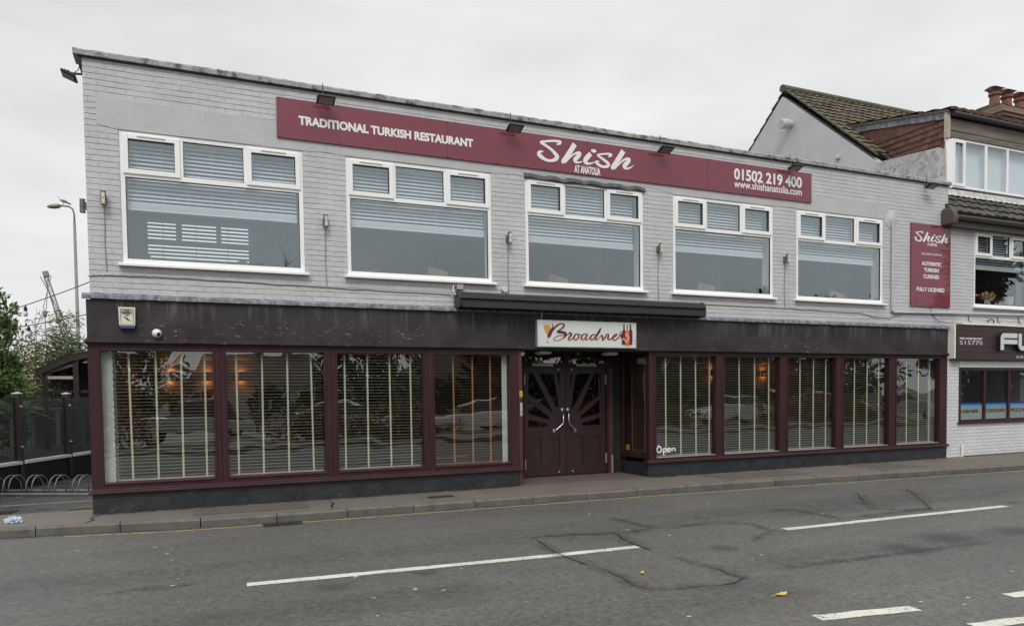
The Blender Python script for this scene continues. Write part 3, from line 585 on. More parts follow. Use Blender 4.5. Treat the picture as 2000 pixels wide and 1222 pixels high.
def fallen_leaf(x, y, z, s, a, label, m='leaf_yellow'):
    mb = MB(); pts = [(-1,0),(-.5,.25),(-.35,.6),(0,.3),(.5,.45),(.6,.2),(1.1,.05),(.6,-.15),(.3,-.4),(0,-.25),(-.5,-.2)]
    c, s_ = math.cos(a), math.sin(a)
    vs = [(x+(p*c-q*s_)*s, y+(p*s_+q*c)*s, z+.006+.012*abs(p)) for p, q in pts]; n = len(vs)
    mb.add(vs+[(v[0],v[1],v[2]+.003) for v in vs], [tuple(range(n)), tuple(range(2*n-1,n-1,-1))]+[(i,i+n,(i+1)%n+n,(i+1)%n) for i in range(n)])
    mb.tube([(x-s*c,y-s*s_,z+.012),(x-1.7*s*c,y-1.7*s*s_,z+.02)], .003, 5)
    tag(put('fallen_leaf', mb, M[m]), label, 'leaf')
fallen_leaf(5.44,-6.71,ZR,.075,.2,'yellow fallen leaf on the road right of the tar crack')
fallen_leaf(4.86,-5.62,ZR,.04,.9,'small tan fallen leaf inside the tarred crack outline')
fallen_leaf(1.25,-1.19,ZR,.045,.3,'reddish fallen leaf in the gutter left of the gully grate','pot')
mb = MB()
for k in range(70):
    x, y = rnd.uniform(-1.5,12), rnd.uniform(-8,-2); s = rnd.uniform(.006,.018)
    mb.quad(*[(x+math.cos(q)*s*1.5, y+math.sin(q)*s, ZL+.001) for q in (0,1,2,3,4,5)])
tag(put('chewing_gum', mb, M['line_white']), 'pale specks of trodden chewing gum scattered over the road', kind='stuff')

# ------------------------------------------------------------------ the restaurant
B = empty('restaurant_building', (8.3,0,0), 'long flat-roofed two-storey building of grey painted brick above a dark maroon shopfront', 'building')
WX = [(.446,2.812),(3.428,5.764),(6.363,8.67),(9.303,11.642),(12.228,14.617)]; WB, WT = 3.33, 5.08
rc = lambda x0,x1,z0,z1: [(x0,z0),(x1,z0),(x1,z1),(x0,z1)]
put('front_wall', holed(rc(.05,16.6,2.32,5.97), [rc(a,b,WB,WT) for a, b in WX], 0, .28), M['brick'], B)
RWX = (.40,2.75); RWB, RWT = 4.25, 5.82
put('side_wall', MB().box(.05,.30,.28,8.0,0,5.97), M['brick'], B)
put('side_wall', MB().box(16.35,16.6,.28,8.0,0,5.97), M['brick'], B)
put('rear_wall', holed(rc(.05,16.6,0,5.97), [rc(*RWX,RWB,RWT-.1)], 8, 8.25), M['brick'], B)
put('flat_roof', MB().box(.3,16.35,.28,8.0,5.80,5.92), M['concrete'], B)
mb = MB(); mb.box(.302,16.348,.282,.30,2.62,WB); mb.box(.302,.32,.30,7.99,2.62,5.78); mb.box(16.33,16.348,.30,7.99,2.62,5.78)
mb.box(9.0,9.1,2.2,7.98,2.62,5.78); mb.box(11.75,11.85,1.8,7.9,2.62,5.78); mb.box(3.3,3.4,1.9,7.98,2.62,5.78)
put('upper_room_wall', mb, M['room'], B)
put('upper_ceiling', MB().box(.32,16.33,.30,7.99,5.755,5.795), M['ceiling'], B)
put('floor_slab', MB().box(.3,16.35,.29,7.99,2.30,2.60), M['dark_floor'], B)
mb = MB()
for (a, b) in WX:   # white plastered reveals
    for q in (a-.002, b+.002): mb.box(q-.006 if q < (a+b)/2 else q-.02, q+.02 if q < (a+b)/2 else q+.006, .10, .285, WB+.02, WT-.02)
    mb.box(a,b,.10,.32,WB-.004,WB+.02)
put('window_reveal', mb, M['upvc_old'], B)
# coping stones with a crumbling upper arris
mb = MB(); x = -.05; k = 0
while x < 16.62:
    x1 = min(x+rnd.choice((.9,.915,.6,.93)), 16.64); n = max(2, int((x1-x)/.06)); vs = []
    dz = rnd.uniform(-.006,.006)
    for i in range(n+1):
        xx = x+.002+(x1-x-.004)*i/n; e = rnd.uniform(-.012,.006); f = rnd.uniform(0,.010)
        vs += [(xx,-.055+f*.3,5.965),(xx,-.055+f,6.032+e+dz),(xx,-.03,6.052+e*.6+dz),(xx,.30,6.06+dz),(xx,.30,5.965)]
    mb.add(vs, [(0,1,2,3,4),tuple(5*n+q for q in (4,3,2,1,0))]+[(5*i+q,5*i+(q+1)%5,5*i+5+(q+1)%5,5*i+5+q) for i in range(n) for q in range(5)])
    x = x1
put('coping', mb, M['coping'], B)
put('coping_mortar', MB().box(.0,16.6,-.03,.29,5.966,6.03), M['render'], B)
mb = MB(); mb.box(-.02,.31,.31,8.2,5.965,6.07); put('coping', mb, M['coping'], B)
put('parapet_dark_strip', MB().box(.0,16.62,-.022,.004,5.945,5.963), M['gutter'], B)  # thin black strip running just below the coping
# smooth rendered lintel bands
def band(poly): put('lintel_band', MB().prism_xz(poly, -.005, .02), M['render'], B)
band([(.19,5.12),(.40,5.082),(2.95,5.082),(3.15,5.10),(3.15,5.22),(2.46,5.22),(2.46,5.46),(1.2,5.47),(.20,5.47)])
band([(3.16,5.10),(3.3,5.083),(5.9,5.083),(6.3,5.10),(6.3,5.21),(3.16,5.215)])
band([(6.31,5.15),(8.8,5.15),(9.25,5.10),(9.25,5.215),(6.31,5.21)])
band([(9.26,5.10),(9.30,5.083),(11.75,5.083),(12.15,5.10),(12.15,5.24),(9.26,5.215)])
band([(12.16,5.10),(12.2,5.083),(14.65,5.083),(14.8,5.2),(14.75,5.38),(13.6,5.40),(12.62,5.36),(12.62,5.24),(12.16,5.24)])
mb = MB(); n = 40; vs = []
for i in range(n+1):
    xx = 6.34+2.36*i/n; e = .012*math.sin(i*.9)+rnd.uniform(-.008,.008); vs += [(xx,-.012,5.055+.01*math.sin(i*.4)),(xx,-.035,5.075+e),(xx,-.014,5.135+e),(xx,.0,5.14+e)]
mb.add(vs, [(4*i+q,4*i+q+1,4*i+5+q,4*i+4+q) for i in range(n) for q in range(3)])
put('lead_strip', mb, pm('dark_lead_strip', (.085,.085,.09), .65, .4, 9, .8, 14), B)

def window_local(w_, h, fr=(.315,.67), tz=1.175, parent=None, depth=.07, y0=.012):
    """white casement window with its left bottom corner at the local origin"""
    W = put('window', MB().ring(0,w_,0,h,.062,y0,y0+depth).box(.062,w_-.062,y0,y0+depth,tz-.033,tz+.033)
            .box(fr[0]*w_-.032,fr[0]*w_+.032,y0,y0+depth,tz+.033,h-.062).box(fr[1]*w_-.032,fr[1]*w_+.032,y0,y0+depth,tz+.033,h-.062), M['upvc'], parent, bevel=.006)
    return W
def window_parts(W, x0, z0, w_, h, fr=(.315,.67), tz=1.175, y0=.012, sill=True, sash=(0,2), glass='glass_up', gy=.035):
    xs_ = [.062, fr[0]*w_-.032, fr[0]*w_+.032, fr[1]*w_-.032, fr[1]*w_+.032, w_-.062]
    for i in range(3):
        a, b = x0+xs_[2*i], x0+xs_[2*i+1]; c, d = z0+tz+.033, z0+h-.062
        if i in sash:
            put('sash', MB().ring(a-.022,b+.022,c-.024,d+.02,.066,y0-.022,y0+.03), M['upvc'], W, bevel=.007)
            put('trickle_vent', MB().box((a+b)/2-.17,(a+b)/2+.17,y0-.034,y0-.021,d-.012,d+.012), M['upvc_old'], W, bevel=.004)
            put('gasket', MB().ring(a+.043,b-.043,c+.041,d-.045,.006,y0-.006,y0+.032), M['gap'], W)
            put('pane', MB().box(a+.046,b-.046,y0+.022,y0+.026,c+.044,d-.048), M[glass], W)
        else:
            put('gasket', MB().ring(a-.001,b+.001,c-.001,d+.001,.007,y0+.01,y0+.04), M['gap'], W)
            put('pane', MB().box(a,b,gy,gy+.004,c,d), M[glass], W)
    put('gasket', MB().ring(x0+.061,x0+w_-.061,z0+.061,z0+tz-.032,.007,y0+.01,y0+.04), M['gap'], W)
    put('pane', MB().box(x0+.062,x0+w_-.062,gy,gy+.004,z0+.062,z0+tz-.033), M[glass], W)
    if sill: put('sill', MB().add([(x0-.05,-.075,z0-.045),(x0+w_+.05,-.075,z0-.045),(x0+w_+.05,-.075,z0-.012),(x0-.05,-.075,z0-.012),(x0-.05,.02,z0-.045),(x0+w_+.05,.02,z0-.045),(x0+w_+.05,.02,z0+.004),(x0-.05,.02,z0+.004)],
            [(0,1,2,3),(3,2,6,7),(0,4,5,1),(0,3,7,4),(1,5,6,2),(4,7,6,5)]), M['upvc'], W, bevel=.004)
WL = ['with the wide rear window and its blinds showing through it','above the left end of the awning','under the crumpled dark lead strip','above the right end of the black awning cassette','nearest the vertical red sign']
for (a, b), t_ in zip(WX, WL):
    w_ = b-a; y0 = .012; h = WT-WB; fr = (.315,.67); tz = 1.175
    W = put('window', MB().ring(a,b,WB,WT,.062,y0,y0+.07).box(a+.062,b-.062,y0,y0+.07,WB+tz-.033,WB+tz+.033)
            .box(a+fr[0]*w_-.032,a+fr[0]*w_+.032,y0,y0+.07,WB+tz+.033,WT-.062).box(a+fr[1]*w_-.032,a+fr[1]*w_+.032,y0,y0+.07,WB+tz+.033,WT-.062), M['upvc'], B, bevel=.006)
    W['label'] = 'white casement window '+t_
    window_parts(W, a, WB, w_, h)
# rear window of the upper room
W = put('window', MB().ring(RWX[0],RWX[1],RWB,RWT-.1,.07,8.05,8.11).box(RWX[0]+.07,RWX[1]-.07,8.05,8.11,5.11,5.22).box(1.07,1.20,8.05,8.11,5.22,5.65).box(1.95,2.06,8.05,8.11,5.22,5.65), M['room'], B)

def blind(x0, x1, ztop, zbot, y, gap, wd, tilt, label, group, cat='blind', sm='blind', rail='blind_rail', tapes=(), tm='blind_rail', tw=.006, end=0, sag=0):
    o = empty('venetian_blind', ((x0+x1)/2,y,zbot), label, cat, group)
    mb = MB(); z = zbot+.05; c, s = math.cos(R(tilt))*wd/2, math.sin(R(tilt))*wd/2
    while z < ztop:
        j = rnd.uniform(-.0015,.0015)
        mb.obox(((x0+x1)/2, y, z+j), ((x1-x0)/2,0,rnd.uniform(-.002,.002)), (0,c,s), (0,-.0014*math.sin(R(tilt)),.0014)); z += gap
    put('slats', mb, M[sm], o)
    put('bottom_rail', MB().box(x0,x1,y-.028,y+.028,zbot,zbot+.022 if rail != 'stack' else zbot+.02), M['blind_rail' if rail == 'stack' else rail], o)
    if rail == 'stack':
        mb = MB()
        for k in range(14): mb.box(x0,x1,y-.026-.002*(k%2),y+.026,zbot+.024+.0052*k,zbot+.0275+.0052*k)
        put('slat_stack', mb, M['blind_rail'], o)
    put('head_rail', MB().box(x0,x1,y-.028,y+.028,ztop,ztop+.04), M[rail if rail != 'stack' else 'blind_rail'], o)
    for tx in tapes:
        off = rnd.uniform(-.012,.012)
        put('ladder_tape', MB().add([(tx-tw/2,y-wd/2-.004,ztop),(tx+tw/2,y-wd/2-.004,ztop),(tx+tw/2+off,y-wd/2-.004,zbot),(tx-tw/2+off,y-wd/2-.004,zbot),
             (tx-tw/2,y-wd/2-.002,ztop),(tx+tw/2,y-wd/2-.002,ztop),(tx+tw/2+off,y-wd/2-.002,zbot),(tx-tw/2+off,y-wd/2-.002,zbot)],
             [(0,1,2,3),(7,6,5,4),(0,4,5,1),(1,5,6,2),(2,6,7,3),(3,7,4,0)]), M[tm], o)
    return o
UB = ['leftmost window of the upper floor','window above the left end of the awning','window below the dark lead strip','window above the right end of the awning','window nearest the vertical red sign']
for (a, b), zb, t_ in zip(WX, (4.07,4.08,4.06,4.10,4.13), UB):
    n = 7; e = (b-a-.16)
    blind(a+.08, b-.08 if a < 6 else b-.13, 5.0, zb, .16, .053, .05, 46, 'white blind half lowered in the '+t_, 'blinds half lowered upstairs', rail='stack', tapes=[a+.08+e*(k+.35)/n for k in range(n)], tw=.004)
blind(RWX[0]+.02, RWX[1]+.3, 5.70, 4.2, 7.9, .085, .07, -38, 'white venetian blind over the bright rear window seen through the leftmost upper window', None, sm='room', rail='room', tapes=(.8,1.5,2.2), tw=.01, tm='room')

# chairs of the upper dining room, tops showing over the sills
CH = empty('dining_chair', (0,0,0), 'x', 'chair', 'wooden chairs behind the upper windows', local=True)
put('seat', MB().box(-.21,.21,-.21,.21,.43,.47), M['chairwood'], CH, bevel=.01)
mb = MB(); mb.add([(-.20,.19,.60),(.20,.19,.60),(.20,.215,.60),(-.20,.215,.60),(-.17,.25,.94),(.15,.25,1.05),(.15,.275,1.05),(-.17,.275,.94)], [(0,1,5,4),(1,2,6,5),(2,3,7,6),(3,0,4,7),(4,5,6,7),(3,2,1,0)])
put('backrest', mb, M['chairwood'], CH, bevel=.01)
for sx in (-1,1):
    put('leg', MB().bar((sx*.19,-.19,0),(sx*.19,-.19,.43),.04), M['chairwood'], CH); put('leg', MB().bar((sx*.19,.19,0),(sx*.19,.21,.62),.04), M['chairwood'], CH)
CS = [(.95,.72,1.9,'in the leftmost upper window, left one'),(2.05,.72,.4,'in the leftmost upper window, right one'),(4.12,.75,.5,'in the window above the left awning end, left one'),(5.15,.80,2.6,'in the window above the left awning end, right one'),
      (7.35,.8,2.7,'in the window below the dark lead strip, left one'),(8.3,.8,.3,'in the window below the dark lead strip, right one'),(10.55,.75,2.7,'in the window above the right awning end, left one'),(11.3,.9,.2,'in the window above the right awning end, right one'),(13.95,.75,2.8,'in the window nearest the vertical sign')]
for i, (x, y, rz, t_) in enumerate(CS):
    c = CH if i == 0 else copy_tree(CH); c.location = (x,y,2.6); c.rotation_euler = (0,0,rz); c['label'] = 'pale wooden chair '+t_

# ------------------------------------------------------------------ ground floor shopfront
mb = MB()
for a, b in ((0,4.02),(4.02,9.3),(9.3,11.0),(11.0,16.6)): mb.box(a+.003,b-.003,-.03,.01,2.31,2.83)
put('fascia_board', mb, M['fascia'], B)
put('fascia_board', MB().box(0,.04,.011,6.0,2.31,2.83), M['fascia'], B)
mb = MB(); mb.box(-.03,16.6,-.085,.005,2.265,2.285); mb.box(-.025,16.6,-.06,.004,2.285,2.312); mb.box(-.02,16.6,-.045,.003,2.245,2.265)
put('fascia_moulding', mb, M['fascia'], B, bevel=.004)
mb = MB(); n = 160; vs = []
for i in range(n+1):
    xx = -.04+16.66*i/n; e = rnd.uniform(-.006,.006)
    vs += [(xx,.004,2.915+e),(xx,-.03-e,2.898),(xx,-.066+e,2.878),(xx,-.072+e,2.84+.5*e),(xx,-.03,2.835+.5*e)]
mb.add(vs, [(5*i+q,5*i+q+1,5*i+6+q,5*i+5+q) for i in range(n) for q in range(4)]+[(0,1,2,3,4),tuple(5*n+q for q in (4,3,2,1,0))])
put('lead_flashing', mb, M['lead'], B, smooth=False)
put('plinth', MB().box(-.0,6.2,-.01,.25,-.05,.262), M['plinth'], B, bevel=.01)
put('plinth', MB().box(8.78,16.62,-.01,.25,-.05,.255), M['plinth'], B, bevel=.01)
put('plinth', MB().box(8.74,8.779,.0,.98,-.05,.25), M['plinth'], B)
put('shopfront_sill', MB().box(-.04,6.24,-.065,.10,.264,.30).box(-.02,6.22,-.04,.10,.30,.325), M['wood_h'], B, bevel=.006)
put('shopfront_sill', MB().box(8.70,16.64,-.065,.10,.257,.295).box(8.72,16.62,-.04,.10,.295,.315), M['wood_h'], B, bevel=.006)
SW = [(.0,1.612,.145,1.525),(1.617,3.147,1.70,3.05),(3.152,4.652,3.24,4.565),(4.657,6.20,4.745,6.04),
      (8.755,10.335,8.90,10.24),(10.34,11.895,10.43,11.785),(11.90,13.382,11.995,13.275),(13.387,14.898,13.485,14.785),(14.903,16.60,15.015,16.35)]
SL = ['at the left street corner','second in from the left street corner','third in from the left street corner','left of the entrance doors, with orange-brown blind tapes','right of the entrance, behind the open sign',
      'next to the one with the open sign','third from the right end','next but one to the white brick takeaway','next to the white brick takeaway wall']
for (a, b, c, d), t_ in zip(SW, SL):
    z0 = .326 if a < 7 else .316; pz0 = .40 if a < 7 else .345; pz1 = 2.165 if a < 7 else 2.185
    W = put('shop_window', holed(rc(a,b,z0,2.243), [rc(c,d,pz0,pz1)], -.02, .09), M['wood'], B, bevel=.008); W['label'] = 'maroon framed shop window '+t_
    put('bead', MB().ring(c-.022,d+.022,pz0-.022,pz1+.022,.022,-.034,-.018), M['wood'], W, bevel=.006)
    put('pane', MB().box(c-.001,d+.001,.03,.036,pz0-.001,pz1+.001), M['glass_dn'], W)
    put('drip_bead', MB().box(c,d,-.012,.028,pz0,pz0+.012), M['alu'] if a > 7 else M['redwood'], W)
    brown = 4.6 < a < 5
    n = 4; e = d-c
    if a < .1: ts = [.47,.80,1.12,1.42]
    elif brown: ts = [4.77,5.10,5.43,5.74]
    else: ts = [c+e*q for q in ((.10,.36,.62,.87) if a < 7 else (.22,.47,.72,.96) if a < 9 else (.07,.34,.62,.88))]
    blind(c+.02 if a > .1 else .30, d-.02 if not brown else 5.93, pz1-.01, pz0+.012, .13, .046, .05, -.5, ('brown' if brown else 'cream')+' slatted blind in the shop window '+t_.split(', ')[0], 'slatted blinds behind the shop windows',
          sm='slat_brown' if brown else 'slat', rail='slat_brown' if brown else 'slat', tapes=ts, tm='tape_brown' if brown else 'tape', tw=.026 if a < 7 else .03)
# pale boards at blind ends
def jag(x0, x1, z0, z1, y):
    mb = MB(); n = 38; poly = [(x0,z0)]
    for k in range(n+1): poly.append((x1+(.008 if k%2 else -.004), z0+(z1-z0)*k/n))
    poly.append((x0,z1)); return mb.prism_xz(poly, y, y+.012)
put('end_board', jag(.15,.275,.405,2.16,.10), M['upvc_old'], B); put('end_board', MB().box(5.945,6.035,.10,.11,.405,2.16), M['upvc_old'], B); put('end_board', MB().box(8.905,8.935,.10,.11,.35,2.18), M['upvc_old'], B)
# entrance recess
put('porch_floor', MB().box(6.2,8.74,-.02,1.3,-.06,.012), M['porch'], B)
put('porch_wall', MB().box(6.2,6.235,.12,.93,0,2.284), M['wood'], B); put('porch_wall', MB().box(6.2,6.599,.931,1.02,0,2.284), M['wood'], B)
put('corner_post', MB().box(6.203,6.262,-.01,.119,.0,2.245), M['redwood'], B, bevel=.006)
put('porch_ceiling', MB().box(6.2,8.75,.30,.98,2.285,2.30), M['dark_room'], B)
put('porch_beam', MB().box(6.21,8.75,.012,.29,2.25,2.318), M['black'], B)
put('door_frame', MB().box(6.60,6.73,.90,1.02,0,2.3).box(8.435,8.55,.90,1.02,0,2.3).box(6.73,8.435,.90,1.02,2.02,2.075).box(7.535,7.625,.90,1.02,2.075,2.25).box(6.73,8.435,.90,1.02,2.25,2.284), M['wood'], B, bevel=.006)
put('door_stile_cover', MB().box(8.47,8.55,.885,.899,.02,2.0), M['redwood'], B)
for a, b in ((6.73,7.535),(7.625,8.435)): put('transom_pane', MB().box(a,b,.95,.956,2.075,2.25), M['glass_dn'], B)
put('porch_wall', MB().box(8.551,8.75,.93,1.02,0,2.3), M['black_matt'], B)
for side, panes, (a, b) in (('l', DOOR_L, (6.735,7.575)), ('r', DOOR_R, (7.585,8.43))):
    pan = [rc(6.81,7.065,.215,.74), rc(7.19,7.45,.225,.735)] if side == 'l' else [rc(7.66,7.93,.215,.738), rc(8.05,8.305,.21,.731)]
    D = put('door', holed(rc(a,b,.03,2.015), list(panes)+pan, .945, .99), M['door'], B, bevel=.004)
    D['label'] = 'maroon door leaf with sunburst panes, '+('hinged on the left' if side == 'l' else 'hinged on the right')
    for q in pan: put('panel', MB().box(q[0][0]-.002,q[1][0]+.002,.962,.98,q[0][1]-.002,q[2][1]+.002), M['door'], D)
    for q in panes: put('pane', MB().prism_xz(q, .966, .970), M['glass_door'], D)
    s = 1 if side == 'l' else -1; hx = 7.50 if side == 'l' else 7.615
    bx = 7.33 if side == 'l' else 7.765
    H = put('handle', MB().tube([(hx,.90,1.225),(hx,.895,1.0),(hx-s*.01,.895,.97),(bx+s*.02,.895,.86),(bx,.90,.845)], .012, 8), M['chrome'], D, smooth=True)
    for p_ in ((hx,1.225),(bx,.845)): put('rose', MB().lathe((p_[0],.944,p_[1]), [(.034,0),(.034,.012),(.014,.014),(.014,.045)], 16, (0,-1,0)), M['chrome'], H, smooth=False)
    ex = a if side == 'l' else b
    for z in (.30,1.78) if side == 'r' else (.25,1.78): put('hinge', MB().box(ex-.014,ex+.014,.925,.944,z-.09,z+.09), M['alu'], D)
    for z in (.09,1.965): put('bolt_cap', MB().lathe((7.43 if side == 'l' else 7.71,.945,z), [(.016,0),(.014,.01)], 10, (0,-1,0)), M['alu'], D)
put('pull_plate', MB().box(8.515,8.54,.87,.884,.02,.36), M['alu'], B)
# return window beside the doors
W = put('shop_window', MB().box(8.752,8.81,.015,.09,.327,2.243).box(8.752,8.81,.86,.93,.327,2.243).box(8.752,8.81,.09,.86,.327,.42).box(8.752,8.81,.09,.86,2.17,2.243), M['wood'], B, bevel=.006); W['label'] = 'narrow maroon framed side window facing the entrance doors'
put('pane', MB().box(8.775,8.78,.089,.861,.419,2.171), M['glass_dn'], W)
o = empty('venetian_blind', (8.86,.48,.43), 'brown slatted blind with orange tapes in the narrow entrance side window', 'blind', 'slatted blinds behind the shop windows')
mb = MB(); z = .47
while z < 2.15: mb.box(8.84,8.89,.10,.85,z-.0014,z+.0014); z += .046
put('slats', mb, M['slat_brown'], o)
for y in (.24,.66): put('ladder_tape', MB().box(8.832,8.836,y-.015,y+.015,.43,2.16), M['tape_brown'], o)
put('bottom_rail', MB().box(8.84,8.89,.10,.85,.43,.45), M['slat_brown'], o)
# dark dining room
mb = MB(); mb.box(.30,16.35,5.0,5.1,0,2.3); mb.box(.301,.33,.28,5.0,0,2.3); mb.box(16.32,16.349,.28,5.0,0,2.3); mb.box(6.2,6.26,.985,3.6,0,2.3); mb.box(8.9,8.96,1.1,3.6,0,2.3)
put('dining_room_wall', mb, M['dark_room'], B)
put('dining_room_floor', MB().box(.3,16.35,.26,5.0,-.05,.011), M['dark_floor'], B)
put('dining_room_ceiling', MB().box(.3,16.35,.30,5.0,2.285,2.299), M['dark_room'], B)
LI = [(.90,1.96,'first from the left corner'),(1.58,1.96,'second from the left corner'),(2.22,1.96,'third from the left corner'),(14.23,2.05,'right of the open sign'),(15.96,2.03,'nearest the takeaway')]
SCN = empty('wall_lamp', (0,0,0), 'x', 'lamp', 'lit wall lamps in the dark dining room', local=True)
mb = MB(); n = 14; vs = []
for k in range(n+1):
    q = math.pi*(k/n); vs += [(-.085*math.cos(q),-.005-.13*math.sin(q),-.09),(-.085*math.cos(q),-.005-.13*math.sin(q),.09),(-.080*math.cos(q),-.005-.125*math.sin(q),-.09),(-.080*math.cos(q),-.005-.125*math.sin(q),.09)]
mb.add(vs, [f for k in range(n) for f in ((4*k,4*k+4,4*k+5,4*k+1),(4*k+2,4*k+3,4*k+7,4*k+6),(4*k+1,4*k+5,4*k+7,4*k+3),(4*k,4*k+2,4*k+6,4*k+4))])
put('shade', mb, M['lampmetal'], SCN); put('bulb', MB().lathe((0,-.06,-.05), [(.01,0),(.03,.02),(.035,.05),(.03,.08),(.01,.10)], 10), M['lampglow'], SCN, smooth=True)
put('bracket', MB().box(-.02,.02,-.045,0,-.015,.015), M['lampmetal'], SCN)
ld = bpy.data.lights.new('bulb_light', 'POINT'); ld.energy = 2.2; ld.color = (1,.36,.07); ld.shadow_soft_size = .03
for zz in (-.10,.10):
    lo = bpy.data.objects.new('bulb_light', ld); COL.objects.link(lo); lo.parent = SCN; lo.location = (0,-.075,zz); ORG[lo.name] = Vector((0,0,0))
for i, (x, z, t_) in enumerate(LI):
    c = SCN if i == 0 else copy_tree(SCN); c.location = (x,4.995,z); c['label'] = 'glowing orange wall lamp inside the dining room, '+t_
# ------------------------------------------------------------------ things fixed to the restaurant
def lettering(name, body, x0, x1, z0, z1, y, m, par, bold=.02): return put(name, text(body, x0, x1, z0, z1, y, bold), M[m], par, fix=False)
# long red sign
S = empty('restaurant_sign', (7.5,-.03,5.2), 'long glossy dark red sign across the top of the grey facade, white lettering', 'sign')
mb = MB()
for a, b in ((2.46,5.02),(5.02,7.53),(7.53,10.05),(10.05,12.59)): mb.box(a+.002,b-.002,-.032,.012,5.225,5.79)
put('panel', mb, M['sign_red'], S)
YS = -.0325
lettering('lettering', 'TRADITIONAL TURKISH RESTAURANT', 2.76, 5.45, 5.435, 5.565, YS, 'sign_white', S, .045)
mb = MB()
for p in SHISH: stroke(mb, p, YS)
mb.prism_xz([(7.648+.052*math.cos(q*.393), 5.643+.03*math.sin(q*.393)) for q in range(16)], YS-.004, YS)
put('script_lettering', mb, M['sign_white'], S, fix=False)
lettering('lettering', 'AT ANATOLIA', 7.27, 7.775, 5.24, 5.37, YS, 'sign_white', S, .03)
lettering('lettering', '01502 219 400', 10.66, 12.33, 5.475, 5.69, YS, 'sign_white', S, .03)
lettering('lettering', 'www.shishanatolia.com', 10.66, 12.33, 5.335, 5.475, YS, 'sign_white', S, .012)
mb = MB()
for k in range(13):
    for z in (5.24,5.775): mb.box(2.5+k*.84-.009,2.5+k*.84+.009,-.037,-.031,z-.009,z+.009)
put('screws', mb, M['black'], S)
# vertical red sign
S = empty('menu_sign', (16.03,-.03,3.31), 'upright dark red sign with white lettering at the right end of the grey wall', 'sign')
put('panel', MB().box(15.42,16.655,-.032,.012,3.31,5.07), M['sign_red'], S)
mb = MB(); k = .573
def T_(p): return (15.51+(p[0]-6.57)*k, 4.69+(p[1]-5.375)*k*1.05)
for p in SHISH: stroke(mb, [(*T_(q), q[2]*k) for q in p], YS, sub=4)
mb.prism_xz([(T_((7.648,5.643))[0]+.03*math.cos(q*.785), T_((7.648,5.643))[1]+.017*math.sin(q*.785)) for q in range(8)], YS-.004, YS)
put('script_lettering', mb, M['sign_white'], S, fix=False)
for t_, a, b, c, d, m, bo in (('AT ANATOLIA',15.91,16.21,4.615,4.675,'sign_white',.03),('WELCOME TO HOME OF',15.715,16.373,4.412,4.455,'sign_white',.0),('AUTHENTIC',15.74,16.35,4.187,4.27,'sign_white',.03),
     ('TURKISH',15.81,16.275,4.053,4.137,'sign_white',.03),('CUISINES',15.79,16.285,3.912,3.996,'sign_white',.03),('FULLY LICENSED',15.59,16.465,3.633,3.718,'sign_white',.03)):
    lettering('lettering', t_, a, b, c, d, YS, m, S, bo)
# light box over the entrance
S = empty('light_box_sign', (7.47,-.12,2.3), 'white light box sign with maroon script, wine glass and bottles over the entrance', 'sign')
put('case', MB().box(6.50,8.43,-.118,-.031,2.295,2.745), M['alu'], S, bevel=.004)
put('face', MB().box(6.515,8.415,-.124,-.1175,2.31,2.73), M['sign_box'], S)
YB = -.1245
mb = MB()
for p in BROAD: stroke(mb, [(a_,b_,c_*1.3) for a_, b_, c_ in p], YB, .003, 5)
put('script_lettering', mb, M['print'], S, fix=False)
mb = MB(); mb.prism_xz([(6.642,2.70),(6.626,2.615),(6.640,2.55),(6.681,2.51),(6.725,2.555),(6.745,2.615),(6.733,2.69),(6.705,2.625),(6.69,2.70),(6.672,2.63)], YB-.002, YB)
for k in range(10): stroke(mb, [(6.685+rnd.uniform(-.07,.06),2.56+rnd.uniform(0,.08),.012),(6.685+rnd.uniform(-.10,.07),2.62+rnd.uniform(0,.08),.004)], YB, .0021, 2)
put('wine_glass_print', mb, M['gold'], S)
put('glass_stem_print', MB().prism_xz([(6.677,2.515),(6.689,2.515),(6.686,2.38),(6.73,2.368),(6.635,2.368),(6.68,2.38)], YB-.002, YB), M['grey_print'], S)
put('bottle_print', MB().prism_xz(BOTTLES[0], YB-.0025, YB), M['dark_red_print'], S); put('bottle_print', MB().prism_xz(BOTTLES[1], YB-.0025, YB), M['dark_red_print'], S)
put('bottle_print', MB().prism_xz(BOTTLES[2], YB-.0045, YB-.0026), M['orange_print'], S)
mb = MB()
for k in range(16):
    cx, cz = 8.235+rnd.uniform(-.16,.16), 2.45+rnd.uniform(-.11,.13); stroke(mb, [(cx,cz,.016),(cx+rnd.uniform(-.05,.05),cz+rnd.uniform(-.05,.05),.003)], YB, .002, 2)
put('splash_print', mb, M['dark_red_print'], S)
mb = MB(); stroke(mb, [(8.12,2.44,.006),(8.16,2.46,.012),(8.20,2.41,.012),(8.24,2.43,.01),(8.26,2.50,.012),(8.20,2.53,.008),(8.24,2.56,.006)], YB-.0052, .002, 5); put('swirl_print', mb, M['sign_white'], S, fix=False)
tag(put('sign_cable', MB().tube([(6.60,-.075,2.745),(6.60,-.09,2.80),(6.61,-.085,2.92),(6.64,-.03,2.95)], .006, 6), M['white_plastic']), 'short white cable from the light box sign up over the lead flashing', 'cable')
# flood lights
FL = empty('flood_light', (0,0,0), 'x', 'flood light', 'flood lights along the top of the facade', local=True)
